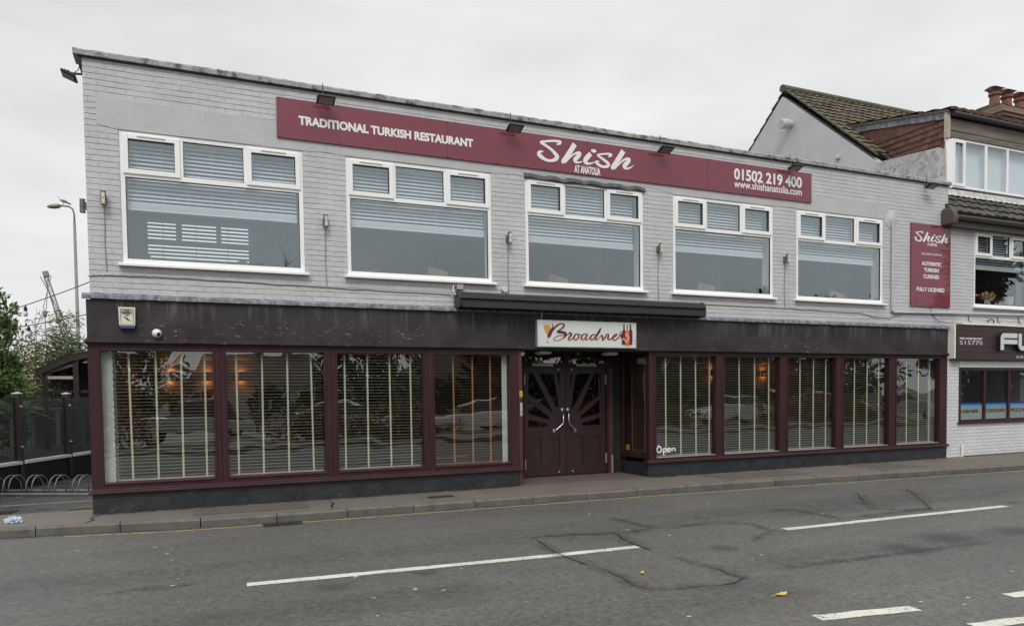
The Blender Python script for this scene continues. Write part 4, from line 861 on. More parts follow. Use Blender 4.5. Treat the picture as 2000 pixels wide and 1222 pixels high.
# local: wall plane y=0; housing hangs out at y=-.22 facing down to the wall
fc = Vector((0,-.20,-.10)); fx_ = Vector((1,0,0)); fn = Vector((0,-.36,-.93)).normalized(); fu = fx_.cross(fn)
put('housing', MB().obox(fc-fn*.014, fx_*.128, fu*.092, fn*.014), M['black'], FL, bevel=.006)
mb = MB()
for k in range(-5,6): mb.obox(fc-fn*.035+fx_*k*.020, fx_*.003, fu*.06, fn*.008)
put('cooling_fins', mb, M['black'], FL)
put('lens', MB().obox(fc+fn*.0045, fx_*.100, fu*.066, fn*.003), M['floodglass'], FL)
put('arm', MB().bar((0,.0,-.04),(0,-.17,-.05),.035,.02).bar((-.132,-.19,-.07),(.132,-.19,-.07),.02,.02), M['black'], FL, bevel=.003)
put('cable', MB().tube([(0,-.16,-.06),(-.03,-.09,.02),(-.02,-.062,.10),(-.02,-.064,.20)], .006, 6), M['cable_black'], FL)
FP = [(3.13,5.87,'leftmost one on the front, above the T of the red sign lettering'),(6.11,5.86,'left of the white script lettering'),(9.02,5.87,'right of the white script lettering'),(12.02,5.89,'above the telephone number'),(15.85,5.93,'alone over the bare wall at the right end')]
for i, (x, z, t_) in enumerate(FP):
    c = FL if i == 0 else copy_tree(FL); c.location = (x,0,z); c['label'] = 'black flood light '+t_
c = copy_tree(FL); c.location = (.05,.42,5.93); c.rotation_euler = (0,0,R(-90)); c['label'] = 'black flood light sticking out from the left side wall'
# up and down wall lights with their cable drops
UL = empty('wall_light', (0,0,0), 'x', 'wall light', 'up-and-down wall lights between the upper windows', local=True)
put('lamp_tube', MB().lathe((0,-.085,-.09), [(.036,0),(.036,.01),(.032,.012),(.032,.078),(.038,.08),(.038,.10),(.032,.102),(.032,.168),(.036,.17),(.036,.18)], 14, (0,0,1)), M['lampmetal'], UL, smooth=False)
put('back_plate', MB().box(-.035,.035,-.05,0,-.05,.05), M['lampmetal'], UL, bevel=.004)
put('diffuser', MB().box(-.018,.018,-.121,-.115,-.07,.07), M['cream_plastic'], UL)
put('cable', MB().tube([(-.004,-.006,-.05),(.004,-.007,-.3),(-.006,-.007,-.55),(.008,-.007,-.93)], .007, 6), M['cable'], UL)
for i, (x, z, t_) in enumerate([(.25,4.14,'left of the leftmost upper window'),(3.11,4.08,'between the first and second upper windows from the left'),(6.04,4.05,'left of the window with the dark lead strip'),(8.97,4.08,'right of the window with the dark lead strip'),(11.92,4.08,'between the last two upper windows')]):
    c = UL if i == 0 else copy_tree(UL); c.location = (x,0,z); c['label'] = 'small bronze tube wall light '+t_
c = copy_tree(UL); c.location = (.05,.36,4.12); c.rotation_euler = (0,0,R(-90)); c['label'] = 'small bronze tube wall light on the left side wall'
def wob(pts, n=8, a=.008):
    o = []
    for (p, q) in zip(pts, pts[1:]):
        for k in range(n): o.append(tuple(p[i]+(q[i]-p[i])*k/n+(rnd.uniform(-a,a) if i == 2 else 0) for i in range(3)))
    return o+[pts[-1]]
tag(put('cable', MB().tube(wob([(.04,-.008,3.14),(.25,-.008,3.15),(.8,-.008,3.165),(3.1,-.008,3.125),(5.05,-.008,3.10)], 10), .0075, 6), M['cable']), 'thin grey cable along the wall from the left corner to the awning', 'cable')
tag(put('cable', MB().tube(wob([(9.95,-.008,3.14),(11.94,-.008,3.14),(12.6,-.008,3.12),(14.0,-.008,3.10),(14.35,-.008,3.03),(14.8,-.008,3.03),(15.2,-.008,3.12)], 5), .0075, 6), M['cable']), 'thin grey cable sagging along the wall right of the awning', 'cable')
tag(put('cable', MB().tube([(16.03,-.02,3.31),(16.07,-.03,3.22),(16.12,-.02,3.12),(16.25,-.03,3.02),(16.5,-.06,2.97),(16.66,-.10,2.98)], .007, 6), M['cable_black']), 'black loose cable drooping from the upright red sign', 'cable')
tag(put('pipe', MB().tube([(14.85,.0,5.10),(14.85,-.03,5.09),(14.855,-.033,3.18),(14.90,-.033,3.155),(16.6,-.033,3.19),(19.6,-.033,3.235)], .026, 10), M['render']), 'grey painted conduit dropping beside the last window and running right', 'pipe')
mb = MB(); mb.add([(14.78,-.004,5.28),(14.66,-.004,5.14),(14.66,-.004,5.0),(14.76,-.004,4.9),(14.95,-.004,4.92),(15.02,-.004,5.1),(14.94,-.004,5.30),(14.84,-.05,5.10)], [(0,1,7),(1,2,7),(2,3,7),(3,4,7),(4,5,7),(5,6,7),(6,0,7)])
put('cement_patch', mb, M['render'], B)
# awning cassette, junction boxes
S = empty('retractable_awning', (7.46,-.12,2.9), 'black closed awning cassette above the entrance', 'awning')
prof = [(-.01,2.93),(-.06,2.895),(-.20,2.885),(-.245,2.91),(-.25,3.00),(-.20,3.00),(-.20,3.018),(-.245,3.03),(-.225,3.10),(-.16,3.135),(-.04,3.14),(-.01,3.12)]
put('cassette', MB().prism_yz(prof, 5.13, 9.80), M['black'], S)
for a, b in ((5.095,5.129),(9.801,9.835)): put('end_cap', MB().prism_yz([(-.005,2.92),(-.06,2.882),(-.21,2.873),(-.26,2.90),(-.255,3.04),(-.23,3.11),(-.16,3.147),(-.03,3.15)], a, b), M['black'], S, bevel=.006)
put('front_bar', MB().box(5.14,9.79,-.275,-.251,2.885,2.965), M['gutter'], S, bevel=.006)
o = empty('junction_box', (5.19,-.04,3.22), 'square grey junction box above the left end of the awning', 'junction box')
put('box', MB().box(5.135,5.245,-.055,.0,3.185,3.275), M['grey_plastic'], o, bevel=.008); put('cable', MB().tube([(5.13,-.03,3.25),(5.07,-.05,3.24),(5.06,-.09,3.14),(5.09,-.12,3.09)], .009, 6), M['white_plastic'], o)
o = empty('junction_box', (5.96,-.03,3.23), 'round cream junction box above the awning', 'junction box')
put('box', MB().lathe((5.96,0,3.225), [(.052,0),(.052,.05),(.046,.058)], 18, (0,-1,0)), M['cream_plastic'], o); put('gland', MB().tube([(5.96,-.03,3.18),(5.95,-.03,3.13)], .012, 8), M['cream_plastic'], o)
# alarm box and cameras
o = empty('alarm_box', (.48,-.06,2.45), 'cream alarm box with a blue lower edge on the dark fascia near the left corner', 'alarm')
put('cover', MB().add([(.385,-.03,2.49),(.575,-.03,2.49),(.575,-.095,2.49),(.385,-.095,2.49),(.378,-.03,2.735),(.582,-.03,2.735),(.582,-.08,2.735),(.378,-.08,2.735)],[(0,3,2,1),(4,5,6,7),(0,1,5,4),(1,2,6,5),(2,3,7,6),(3,0,4,7)]), M['cream_plastic'], o, bevel=.008)
put('strobe', MB().box(.392,.568,-.09,-.03,2.452,2.489), M['blue_plastic'], o, bevel=.006)
mb = MB(); mb.ring(.405,.555,2.505,2.712,.003,-.0965,-.088); put('border', mb, M['ink'], o)
for t_, a, b, c, d in (('Anglia',.445,.515,2.683,2.701),('Electrical &',.418,.542,2.661,2.68),('Security',.437,.523,2.642,2.659),('Ltd',.467,.493,2.621,2.636)):
    lettering('lettering', t_, a, b, c, d, -.092, 'ink', o, .03)
put('emblem', MB().prism_xz([(.44,2.61),(.475,2.60),(.50,2.575),(.52,2.552),(.49,2.56),(.465,2.585)], -.0955, -.088), M['ink'], o)
o = empty('security_camera', (.83,-.06,2.38), 'white dome security camera on the dark fascia', 'camera')
put('base', MB().lathe((.83,-.028,2.40), [(.06,0),(.06,.02),(.05,.03)], 18, (0,-1,0)), M['white_plastic'], o)
cd = Vector((.45,-.75,-.28)).normalized(); c0 = Vector((.83,-.085,2.395))
put('dome', MB().lathe(c0-cd*.05, [(.012,0),(.040,.012),(.053,.035),(.056,.055),(.050,.08),(.034,.097),(.026,.099)], 18, cd), M['white_plastic'], o, smooth=True)
put('lens', MB().lathe(c0+cd*.045, [(.027,0),(.025,.008),(.012,.010)], 14, cd), M['black'], o)
o = empty('security_camera', (6.33,.10,2.16), 'small grey bullet camera under the beam left of the entrance', 'camera')
put('body', MB().lathe((6.34,.09,2.20), [(.03,0),(.042,.02),(.042,.12),(.036,.13)], 14, (-.75,-.6,-.15)), M['grey_plastic'], o, smooth=False); put('bracket', MB().tube([(6.33,.10,2.20),(6.34,.13,2.25)], .014, 8), M['grey_plastic'], o)
DC = empty('ceiling_lamp', (0,0,0), 'x', 'lamp', 'round white lamps under the entrance ceiling', local=True)
put('diffuser', MB().lathe((0,0,-.055), [(.10,0),(.145,.012),(.15,.04)], 24), M['white_plastic'], DC, smooth=False); put('base', MB().lathe((0,0,-.0145), [(.12,0),(.12,.0145)], 24), M['alu'], DC)
for i, (x, t_) in enumerate(((6.80,'left'),(8.14,'right'))):
    c = DC if i == 0 else copy_tree(DC); c.location = (x,.28,2.25) if i == 0 else (x,.30,2.25); c['label'] = 'round white lamp under the entrance beam, '+t_+' of the two'
o = empty('alarm_bell', (7.49,.30,2.18), 'small dark red sounder under the entrance beam', 'alarm'); put('body', MB().lathe((7.49,.30,2.185), [(.035,0),(.05,.01),(.055,.055),(.055,.067)], 18), M['red_plastic'], o); put('cap', MB().lathe((7.49,.30,2.178), [(.02,0),(.02,.0065)], 12), M['red_plastic'], o)
o = empty('notice_plate', (7.09,.89,2.03), 'narrow pale licence plate over the left door leaf', 'plate'); put('plate', MB().box(6.885,7.30,.892,.899,2.026,2.066), M['upvc_old'], o)
mb = MB(); x = 6.90
while x < 7.28: q = rnd.uniform(.012,.035); mb.box(x,min(x+q,7.29),.890,.8915,2.040,2.052); x += q+.012
put('fine_print', mb, M['grey_print'], o)
o = empty('notice_plate', (8.0,.89,2.03), 'narrow pale plate with age notice over the right door leaf', 'plate'); put('plate', MB().box(7.785,8.205,.892,.899,2.026,2.066), M['upvc_old'], o); lettering('lettering', "STRICTLY OVER 18's ONLY", 7.80, 8.19, 2.036, 2.056, .8915, 'ink', o, .02)
o = empty('door_sticker', (6.245,-.02,1.48), 'small yellow warning sticker on the post left of the entrance', 'sticker'); put('sheet', MB().box(6.215,6.265,-.0135,-.0105,1.475,1.575), M['yellow_sticker'], o); put('symbol', MB().prism_xz([(6.225,1.53),(6.255,1.53),(6.24,1.56)], -.0155, -.0137), M['ink'], o); put('text_bars', MB().box(6.222,6.258,-.0155,-.0137,1.488,1.494).box(6.222,6.258,-.0155,-.0137,1.504,1.510), M['ink'], o)
o = empty('intercom_plate', (6.245,-.02,1.15), 'slim grey metal intercom plate on the post left of the entrance', 'intercom'); put('plate', MB().box(6.218,6.262,-.020,-.0105,1.16,1.38), M['alu'], o, bevel=.003); put('button', MB().lathe((6.24,-.0205,1.22), [(.010,0),(.009,.004)], 10, (0,-1,0)), M['chrome'], o)
o = empty('window_sticker', (8.77,.60,.47), 'small yellow sticker low in the side window beside the doors', 'sticker'); put('sheet', MB().box(8.770,8.7735,.68,.77,.46,.55), M['yellow_sticker'], o); put('symbol', MB().box(8.767,8.7695,.70,.75,.48,.53), M['ink'], o)
o = empty('open_sign', (9.14,.02,.38), 'white handwritten style open sign low in the shop window right of the entrance', 'sign')
def os_(pts): return [(8.93+x*.43, .375+z*.20, .022) for x, z in pts]
mb = MB()
for s in ([(.13,.30),(.05,.42),(.03,.62),(.10,.82),(.20,.80),(.25,.60),(.22,.38),(.13,.30)],[(.12,.86),(.15,.97)],[(.34,.62),(.36,.30),(.37,.02)],[(.35,.55),(.43,.66),(.50,.54),(.46,.38),(.37,.36)],[(.56,.50),(.70,.54),(.66,.66),(.58,.62),(.55,.46),(.60,.34),(.71,.36)],[(.78,.64),(.80,.36)],[(.79,.55),(.87,.65),(.94,.58),(.96,.36)]):
    stroke(mb, os_(s), .028, .010, 6)
put('letters', mb, M['sign_white'], o, fix=False); put('backing', MB().box(8.92,8.925,.02,.028,.36,.40), M['sign_white'], o)

# ------------------------------------------------------------------ terraced house with the takeaway
H = empty('terraced_house', (22,2,0), 'terraced house with grey gable, mossy tiled roof, dormer and a takeaway on its ground floor', 'building')
put('front_wall', holed(rc(16.602,26,2.10,5.22), [rc(17.49,19.40,3.38,5.06)], 0, .28), M['brick'], H)
put('shop_wall', holed(rc(16.622,26,-.05,2.10), [rc(17.01,19.62,.76,2.0)], 0, .28), M['brick_white'], H)
put('shop_wall', MB().box(16.62,16.80,.281,6,0,5.2), M['room'], H)
fluting = MB()
for k in range(44): fluting.box(17.02+k*.06,17.02+k*.06+.045,-.014,.01,2.005,2.14)
put('reeded_panel', fluting, M['upvc'], H)
G = [(.29,5.4),(.29,6.86),(.45,6.87),(1.80,6.97),(4.98,9.72),(8.9,6.40),(8.9,5.4)]
put('gable_wall', MB().prism_yz(G, 16.63, 16.9), M['render'], H)
put('firewall_parapet', MB().prism_yz([(.27,5.9),(.27,6.88),(.45,6.89),(1.84,7.0),(2.1,6.6),(2.1,5.9)], 16.60, 16.88), M['render_rough'], H)
o = put('flue', MB().lathe((16.63,4.65,8.86), [(.10,0),(.10,.10),(.13,.11),(.13,.34),(.115,.36)], 16, (-1,0,-.12)), M['render'], H, smooth=False)
put('vent_stub', MB().lathe((16.63,3.02,7.46), [(.06,0),(.06,.10),(.04,.11)], 12, (-1,0,0)), M['render_rough'], H)
# main roof: rows of interlocking tiles
def tiles(x0, x1, ya, za, yb, zb, tw, gauge, m, name, par, wave=.026, step=.034, clip=None):
    mb = MB(); sl = Vector((0,yb-ya,zb-za)); Ln = sl.length; sl.normalize(); nrm = Vector((1,0,0)).cross(sl)
    if nrm.z < 0: nrm = -nrm
    rows = int(Ln/gauge)+1; sg = 6
    for r in range(rows):
        a = r*gauge; b = min(a+gauge+.04, Ln+.02); nx = int((x1-x0)/tw)
        for i in range(nx):
            xa = x0+i*tw; jz = rnd.uniform(-.005,.007); jj = rnd.uniform(-.008,.008)
            cy_ = ya+sl.y*(a+b)/2; cz = za+sl.z*(a+b)/2
            if clip and clip(xa+tw/2, cy_): continue
            vs = []
            for k in range(sg+1):
                t = k/sg; h = wave*(.5-.5*math.cos(2*math.pi*t))*(1 if t < .99 else .3)
                for d, off in ((a+jj, step+.010),(b, .004)):
                    p = Vector((xa+t*tw, ya, za))+sl*d+nrm*(h+off+jz); vs.append(tuple(p))
                p = Vector((xa+t*tw, ya, za))+sl*(a+jj)+nrm*(h+jz-.002); vs.append(tuple(p))
            n0 = len(mb.v); mb.v += vs
            for k in range(sg):
                q = n0+3*k; mb.f += [(q,q+3,q+4,q+1),(q+2,q+5,q+3,q)]
    return put(name, mb, m, par, fix=False)
ZE = lambda y: 5.30+.885*(y+.25)
DX, DY = 17.18, .48          # dormer cheek and front
dr = lambda x, y: x > DX+.02 and y > DY-.05 and ZE(y) < 7.86+.20*(y-DY)-.05
moss = lambda x, y: y > 2.2
tiles(16.70, 27, 2.0, ZE(2.0), 4.98, ZE(4.98), .25, .27, M['tile_mossy'], 'roof', H, clip=lambda x, y: dr(x, y))
tiles(16.88, 17.5, .45, ZE(.45), 2.0, ZE(2.0), .25, .27, M['tile_grey2'], 'roof', H, clip=lambda x, y: dr(x, y))
tiles(16.50, 27, -.22, ZE(-.22), .62, ZE(.62), .30, .30, M['tile_grey2'], 'lower_roof', H)
tiles(16.70, 27, 8.9, 6.45, 4.98, ZE(4.98), .30, .33, M['tile_mossy'], 'roof', H)
mb = MB(); x = 16.62
while x < 27: mb.tube([(x,4.98,ZE(4.98)+.02),(x+.435,4.98,ZE(4.98)+.02)], .105, 10); x += .445
put('ridge_tiles', mb, M['tile_moss'], H)
mb = MB()
for k in range(11):
    a = 1.85+3.1*k/11; mb.bar((16.66,a,ZE(a)+.03),(16.66,a+.30,ZE(a+.30)+.025),.075,.026)
    b = 5.05+3.6*k/11; mb.bar((16.66,b,9.72-.85*(b-4.98)+.04),(16.66,b+.34,9.72-.85*(b+.34-4.98)+.035),.075,.026)
put('verge_tiles', mb, M['tile_grey'], H)
# lower eaves: gutter, fascia, corner bracket, white flashing
put('eaves_board', MB().box(16.52,27,-.16,-.12,5.06,5.24), M['gutter_brown'], H); put('soffit', MB().box(16.52,27,-.119,-.002,5.085,5.115), M['gutter_brown'], H)
mb = MB(); mb.tube([(16.45,-.23,5.245),(27,-.23,5.245)], .058, 10); put('gutter', mb, M['gutter'], H)
put('corbel', MB().prism_yz([(-.30,5.08),(-.02,5.08),(-.02,5.42),(-.12,5.44),(-.24,5.40),(-.30,5.33),(-.32,5.2)], 16.36, 16.51), M['gutter_brown'], H, bevel=.02)
mb = MB(); n = 150; vs = []
for i in range(n+1):
    xx = 16.9+9.5*i/n; e = .022*math.sin(i*2.1)
    vs += [(xx,DY+.02,6.10),(xx,DY-.02,6.09),(xx,DY-.07+e,ZE(DY-.07)+.10),(xx,DY-.13+e,ZE(DY-.13)+.085)]
mb.add(vs, [(4*i+q,4*i+q+1,4*i+5+q,4*i+4+q) for i in range(n) for q in range(3)]); put('white_flashing', mb, pm('greyed_white_flashing', (.46,.46,.45), .7, .3, 9, .3, 20), H)
# dormer
mb = MB(); rowz = 5.9; r = 0
while rowz < 7.75:
    yy = DY+.02+(.083 if r%2 else 0)
    while yy < 4.2:
        zr = ZE(yy+.08); top = 7.80+.20*(yy-DY)-.16
        if rowz+.17 > zr and rowz < top:
            j = rnd.uniform(-.004,.004); z1 = min(rowz+.18, top)
            mb.add([(DX-.028+j,yy+.002,rowz+j),(DX-.028+j,yy+.163,rowz-j),(DX-.004,yy+.163,z1),(DX-.004,yy+.002,z1),(DX-.012+j,yy+.002,rowz+j),(DX-.012+j,yy+.163,rowz-j)], [(0,1,2,3),(0,4,5,1)])
        yy += .165
    rowz += .135; r += 1
put('dormer_cheek', mb, M['tile_hung'], H, fix=False)
mb = MB().prism_yz([(DY+.04,5.9),(DY+.04,7.74),(3.6,8.37),(3.6,8.2)], DX-.002, DX+.05); put('dormer_wall', mb, M['tile_red'], H)
dz = lambda y: 7.80+.20*(y-DY)
mb = MB(); n = 22; vs = []
for i in range(n+1):
    yy = DY+.02+(3.45)*i/n; vs += [(DX-.035,yy,dz(yy)-.15+rnd.uniform(-.012,.012)),(DX-.04,yy,dz(yy)-.0)]
mb.add(vs, [(2*i,2*i+1,2*i+3,2*i+2) for i in range(n)]); put('lead_flashing', mb, M['lead'], H)
put('verge_board', MB().prism_yz([(DY-.1,dz(DY-.1)+.0),(3.9,dz(3.9)),(3.9,dz(3.9)+.05),(DY-.1,dz(DY-.1)+.05)], DX-.07, DX-.02), M['gutter_brown'], H)
tiles(DX-.08, 27, DY-.16, dz(DY-.16)+.045, 4.0, dz(4.0)+.045, .30, .42, M['tile_hung'], 'dormer_roof', H, wave=.02, step=.05)
put('dormer_roof', MB().prism_yz([(DY-.1,dz(DY-.1)-.02),(3.95,dz(3.95)-.02),(3.95,dz(3.95)+.03),(DY-.1,dz(DY-.1)+.03)], DX+.05, 27), M['tile_red'], H)
mb = MB()
for k, (a, b) in enumerate(((7.27,7.40),(7.408,7.53),(7.538,7.68))): mb.box(DX+.06,27,DY-.03-.012*(k%2),DY+.03,a,b)
put('dormer_fascia', mb, M['old_wood'], H)
put('dormer_corner_board', MB().box(DX-.05,DX+.055,DY-.06,DY+.02,7.22,7.80), M['pale_wood'], H)
put('dormer_gutter', MB().tube([(DX+.06,DY-.12,7.755),(27,DY-.12,7.755)], .062, 10), M['gutter'], H)
put('dormer_corner_post', MB().box(DX-.004,DX+.19,DY-.02,DY+.04,6.12,7.22), M['upvc'], H)
W = put('dormer_window', MB().ring(DX+.192,20.6,6.15,7.265,.055,DY-.005,DY+.06).box(18.52,18.61,DY-.005,DY+.06,6.205,7.21).box(19.31,19.39,DY-.005,DY+.06,6.205,7.21), M['upvc'], H, bevel=.005)
put('sash', MB().ring(DX+.225,17.80,6.185,7.225,.06,DY-.025,DY+.02), M['upvc'], W, bevel=.006); put('mullion', MB().box(17.80,17.85,DY,DY+.05,6.205,7.21), M['upvc'], W)
for a, b in ((DX+.285,17.742),(17.85,18.52),(18.61,19.31),(19.39,20.545)): put('pane', MB().box(a,b,DY+.022,DY+.026,6.207,7.208), M['glass_up'], W)
put('dormer_room', MB().box(DX+.2,26,DY+1.6,DY+1.7,5.9,7.6).box(DX+.2,26,DY+.1,DY+1.6,5.95,6.0).box(DX+.2,26,DY+.1,DY+1.6,7.3,7.35), M['room'], H)
put('dormer_net_curtain', MB().box(DX+.3,20.5,DY+.16,DY+.165,6.2,7.2), M['blind'], H)
# upper front window
a, b = 17.49, 19.40; w_ = b-a; fr = (.32,.665); tz = 1.13; y0 = .012; zb, h = 3.38, 1.68
W = put('window', MB().ring(a,b,zb,zb+h,.055,y0,y0+.07).box(a+.055,b-.055,y0,y0+.07,zb+tz-.033,zb+tz+.033).box(a+fr[0]*w_-.032,a+fr[0]*w_+.032,y0,y0+.07,zb+tz+.033,zb+h-.062).box(a+fr[1]*w_-.032,a+fr[1]*w_+.032,y0,y0+.07,zb+tz+.033,zb+h-.062), M['upvc'], H, bevel=.006)
window_parts(W, a, zb, w_, h, fr, tz)
put('upper_room', MB().box(16.9,25,2.6,2.7,2.7,5.2).box(16.9,25,.3,2.6,2.65,2.7).box(16.9,25,.3,2.6,5.14,5.19), M['dark_room'], H)
blind(a+.07,b-.07,4.98,4.24,.16,.053,.05,46,'white venetian blind in the upper window above the takeaway sign',None,rail='stack',tapes=(17.8,18.3,18.8),tw=.004)
# takeaway shop front
W = put('shop_window', MB().ring(17.01,19.62,.76,2.0,.07,-.01,.08).box(17.86,17.93,-.01,.08,.83,1.93).box(18.72,18.79,-.01,.08,.83,1.93).box(16.96,19.66,-.05,-.011,.735,.775), M['wood'], H, bevel=.005)
for a, b, t_, c, d in ((17.08,17.86,'KEBABS',17.10,17.72),(17.93,18.72,'CHICKEN',17.98,18.65),(18.79,19.55,'PIZZA',18.88,19.40)):
    put('pane', MB().box(a,b,.03,.035,.83,1.93), M['glass_dn'], W)
    put('frosted_band', MB().box(a,b,.036,.038,.83,1.12), M['frost'], W); put('blue_band', MB().box(a,b,.036,.038,1.165,1.205), M['blue_dark'], W); put('blue_band', MB().box(a,b,.036,.038,1.1205,1.1645), M['blue_light'], W)
    lettering('lettering', t_, c, d, .985, 1.055, .0295, 'ink', W, .0)
put('shop_interior', MB().box(16.9,25,2.8,2.9,0,2.1).box(16.9,25,.3,2.8,-.02,.012).box(16.9,25,.3,2.8,2.06,2.095), M['room'], H)
put('overflow_pipe', MB().tube([(17.10,-.03,-.02),(17.10,-.04,.22),(17.11,-.04,.28)], .03, 8), M['upvc_old'], H)
put('weed_strip', MB().box(17.2,26,-.10,-.001,-.01,.02), M['moss'], H)
# chimney
K = Vector((26.6,5.2,0))
put('chimney', MB().box(25.6,28.6,4.7,5.7,9.0,10.35).box(25.52,28.7,4.62,5.78,10.35,10.45).box(25.46,28.8,4.56,5.84,10.45,10.55).box(25.52,28.7,4.62,5.78,10.55,10.68), M['stockbrick'], H)
mb = MB().prism_yz([(4.6,10.68),(5.8,10.68),(5.5,10.82),(4.9,10.82)], 25.54, 28.68); put('chimney_flaunching', mb, M['tile_moss'], H)
for x in (26.0,26.62,27.3,27.95):
    p_ = put('chimney_pot', MB().lathe((x,5.2,10.78), [(.21,0),(.17,.06),(.145,.42),(.19,.44),(.19,.50),(.16,.52),(.16,.57),(.20,.59),(.20,.63)], 16), M['pot'], H, smooth=False)
    put('pot_cowl', MB().prism_yz([(4.97,11.42),(5.43,11.42),(5.33,11.47),(5.2,11.49),(5.07,11.47)], x-.21, x+.21), M['tile_moss'], p_)
put('roof_vent', MB().lathe((18.9,1.2,7.95), [(.05,0),(.05,.1),(.07,.11),(.05,.16)], 10), M['gutter'], H)
# takeaway sign
S = empty('takeaway_sign', (20,-.12,2.19), 'dark brown boarded takeaway sign with big silver letters and a phone number', 'sign')
mb = MB()
for k in range(5): mb.box(16.72,24,-.13,-.02,2.325+k*.122,2.325+k*.122+.116)
put('boards', mb, M['sign_brown'], S, bevel=.004); put('lower_board', MB().box(16.72,24,-.145,-.02,2.17,2.32), M['sign_brown'], S, bevel=.004)
put('board_lines', MB().box(16.73,24,-.122,-.02,2.30,2.95), M['dark_red_print'], S)
put('end_trim', MB().box(16.655,16.70,-.14,.0,2.19,2.95), M['upvc_old'], S); put('top_trim', MB().box(16.9,18.4,-.16,-.01,2.94,2.985).box(18.42,24,-.16,-.01,2.935,2.975), M['upvc_old'], S)
mb = MB()
for x in (17.3,18.3,19.05,19.9): mb.tube([(x,-.01,3.16),(x,-.02,3.05),(x,-.1,2.97)], .008, 6)
mb.tube([(17.95,-.01,3.05),(17.98,-.08,3.10),(18.03,-.1,3.06),(18.02,-.1,2.98)], .014, 6); put('brackets', mb, M['gutter'], S)
YT = -.1455
lettering('lettering', 'FREE HOME DELIVERY', 16.84, 17.60, 2.615, 2.655, -.132, 'sign_white', S, .02); lettering('lettering', '515770', 16.84, 17.60, 2.50, 2.59, -.132, 'silver_letter', S, .0)
def glyph(poly, grow, y0, y1, m, nm):
    put(nm, MB().prism_xz(poly, y0, y1), M[m], S)
def rr(x0, x1, z0, z1, r, corner):   # rectangle with one round corner
    pts = {'tl':[(x0,z0),(x1,z0),(x1,z1)]+[(x0+r-r*math.sin(q), z1-r+r*math.cos(q)) for q in [i*math.pi/12 for i in range(7)]],
           'bl':[(x1,z0),(x1,z1),(x0,z1)]+[(x0+r-r*math.cos(q), z0+r-r*math.sin(q)) for q in [i*math.pi/12 for i in range(7)]]}
    return pts[corner]
def F_poly(g=0):
    r = .13; x0, x1, z0, z1 = 18.12-g, 18.71+g, 2.39-g, 2.775+g
    arc = [(x0+r-r*math.sin(q), z1-r+r*math.cos(q)) for q in [i*math.pi/12 for i in range(7)]]
    return [(x0,z0),(x0+.115+2*g,z0),(x0+.115+2*g,2.53-g),(x1,2.53-g),(x1,2.63+g),(x0+.115+g,2.63+g),(x0+.115+g,2.668-g),(x1,2.668-g),(x1,z1)]+arc
def U_poly(g=0):
    r = .13; x0, x1, z0, z1 = 18.755-g, 19.40+g, 2.39-g, 2.775+g
    arc = [(x0+r-r*math.cos(q), z0+r-r*math.sin(q)) for q in [i*math.pi/12 for i in range(7)]]; arc2 = [(x1-r+r*math.sin(q), z0+r-r*math.cos(q)) for q in [i*math.pi/12 for i in range(7)]]
    return [(x0,z1)]+arc+arc2+[(x1,z1),(x1-.115-2*g,z1),(x1-.115-2*g,z0+.10+g),(x0+.115+2*g,z0+.10+g),(x0+.115+2*g,z1)]
for f in (F_poly, U_poly):
    put('letter_side', MB().prism_xz(f(.018), -.20, -.13), M['black'], S); put('letter_face', MB().prism_xz(f(0), -.206, -.2005), M['silver_letter'], S)
lettering('lettering', 'KEBABS', 18.78, 19.55, 2.215, 2.27, YT, 'silver_letter', S, .0)
# things on the sill of the house window
o = empty('flower_vase', (18.25,.17,3.4), 'vase of yellow and pink flowers on the sill of the window over the takeaway', 'vase')
put('vase', MB().lathe((18.25,.20,3.40), [(.05,0),(.075,.06),(.06,.13),(.07,.17)], 14), M['vase'], o, smooth=True)
mb = MB()
for k in range(160):
    d = Vector((rnd.gauss(0,.12), rnd.gauss(0,.05), rnd.gauss(0,.045))); c = Vector((18.25,.20,3.66))+d; u = Vector((rnd.uniform(-1,1),rnd.uniform(-1,1),rnd.uniform(-1,1))).normalized()*.022; v = u.cross(Vector((rnd.uniform(-1,1),.5,.7))).normalized()*.022
    mb.quad(c-u-v, c+u-v, c+u+v, c-u+v)
put('flowers', mb, M['flower'], o, fix=False)
o = empty('plant_pot', (18.98,.2,3.4), 'pale round plant pot in the window over the takeaway', 'plant pot'); put('pot', MB().lathe((18.98,.22,3.40), [(.10,0),(.13,.12),(.145,.26)], 16), M['plantpot'], o, smooth=False)
mb = MB()
for k in range(24):
    a = rnd.uniform(0,6.28); mb.bar((18.98,.22,3.62),(18.98+.2*math.cos(a),.22+.1*math.sin(a),3.62+rnd.uniform(-.08,.16)),.022,.004)
put('leaves', mb, M['dark_leaf'], o)
o = empty('basket', (18.62,.2,3.4), 'small wicker basket beside the vase in the window over the takeaway', 'basket'); put('bowl', MB().lathe((18.62,.2,3.40), [(.08,0),(.11,.05),(.12,.09)], 14), M['basket'], o); put('handle', MB().tube([(18.52,.2,3.48),(18.56,.2,3.56),(18.62,.2,3.585),(18.68,.2,3.56),(18.72,.2,3.48)], .010, 6), M['basket'], o)
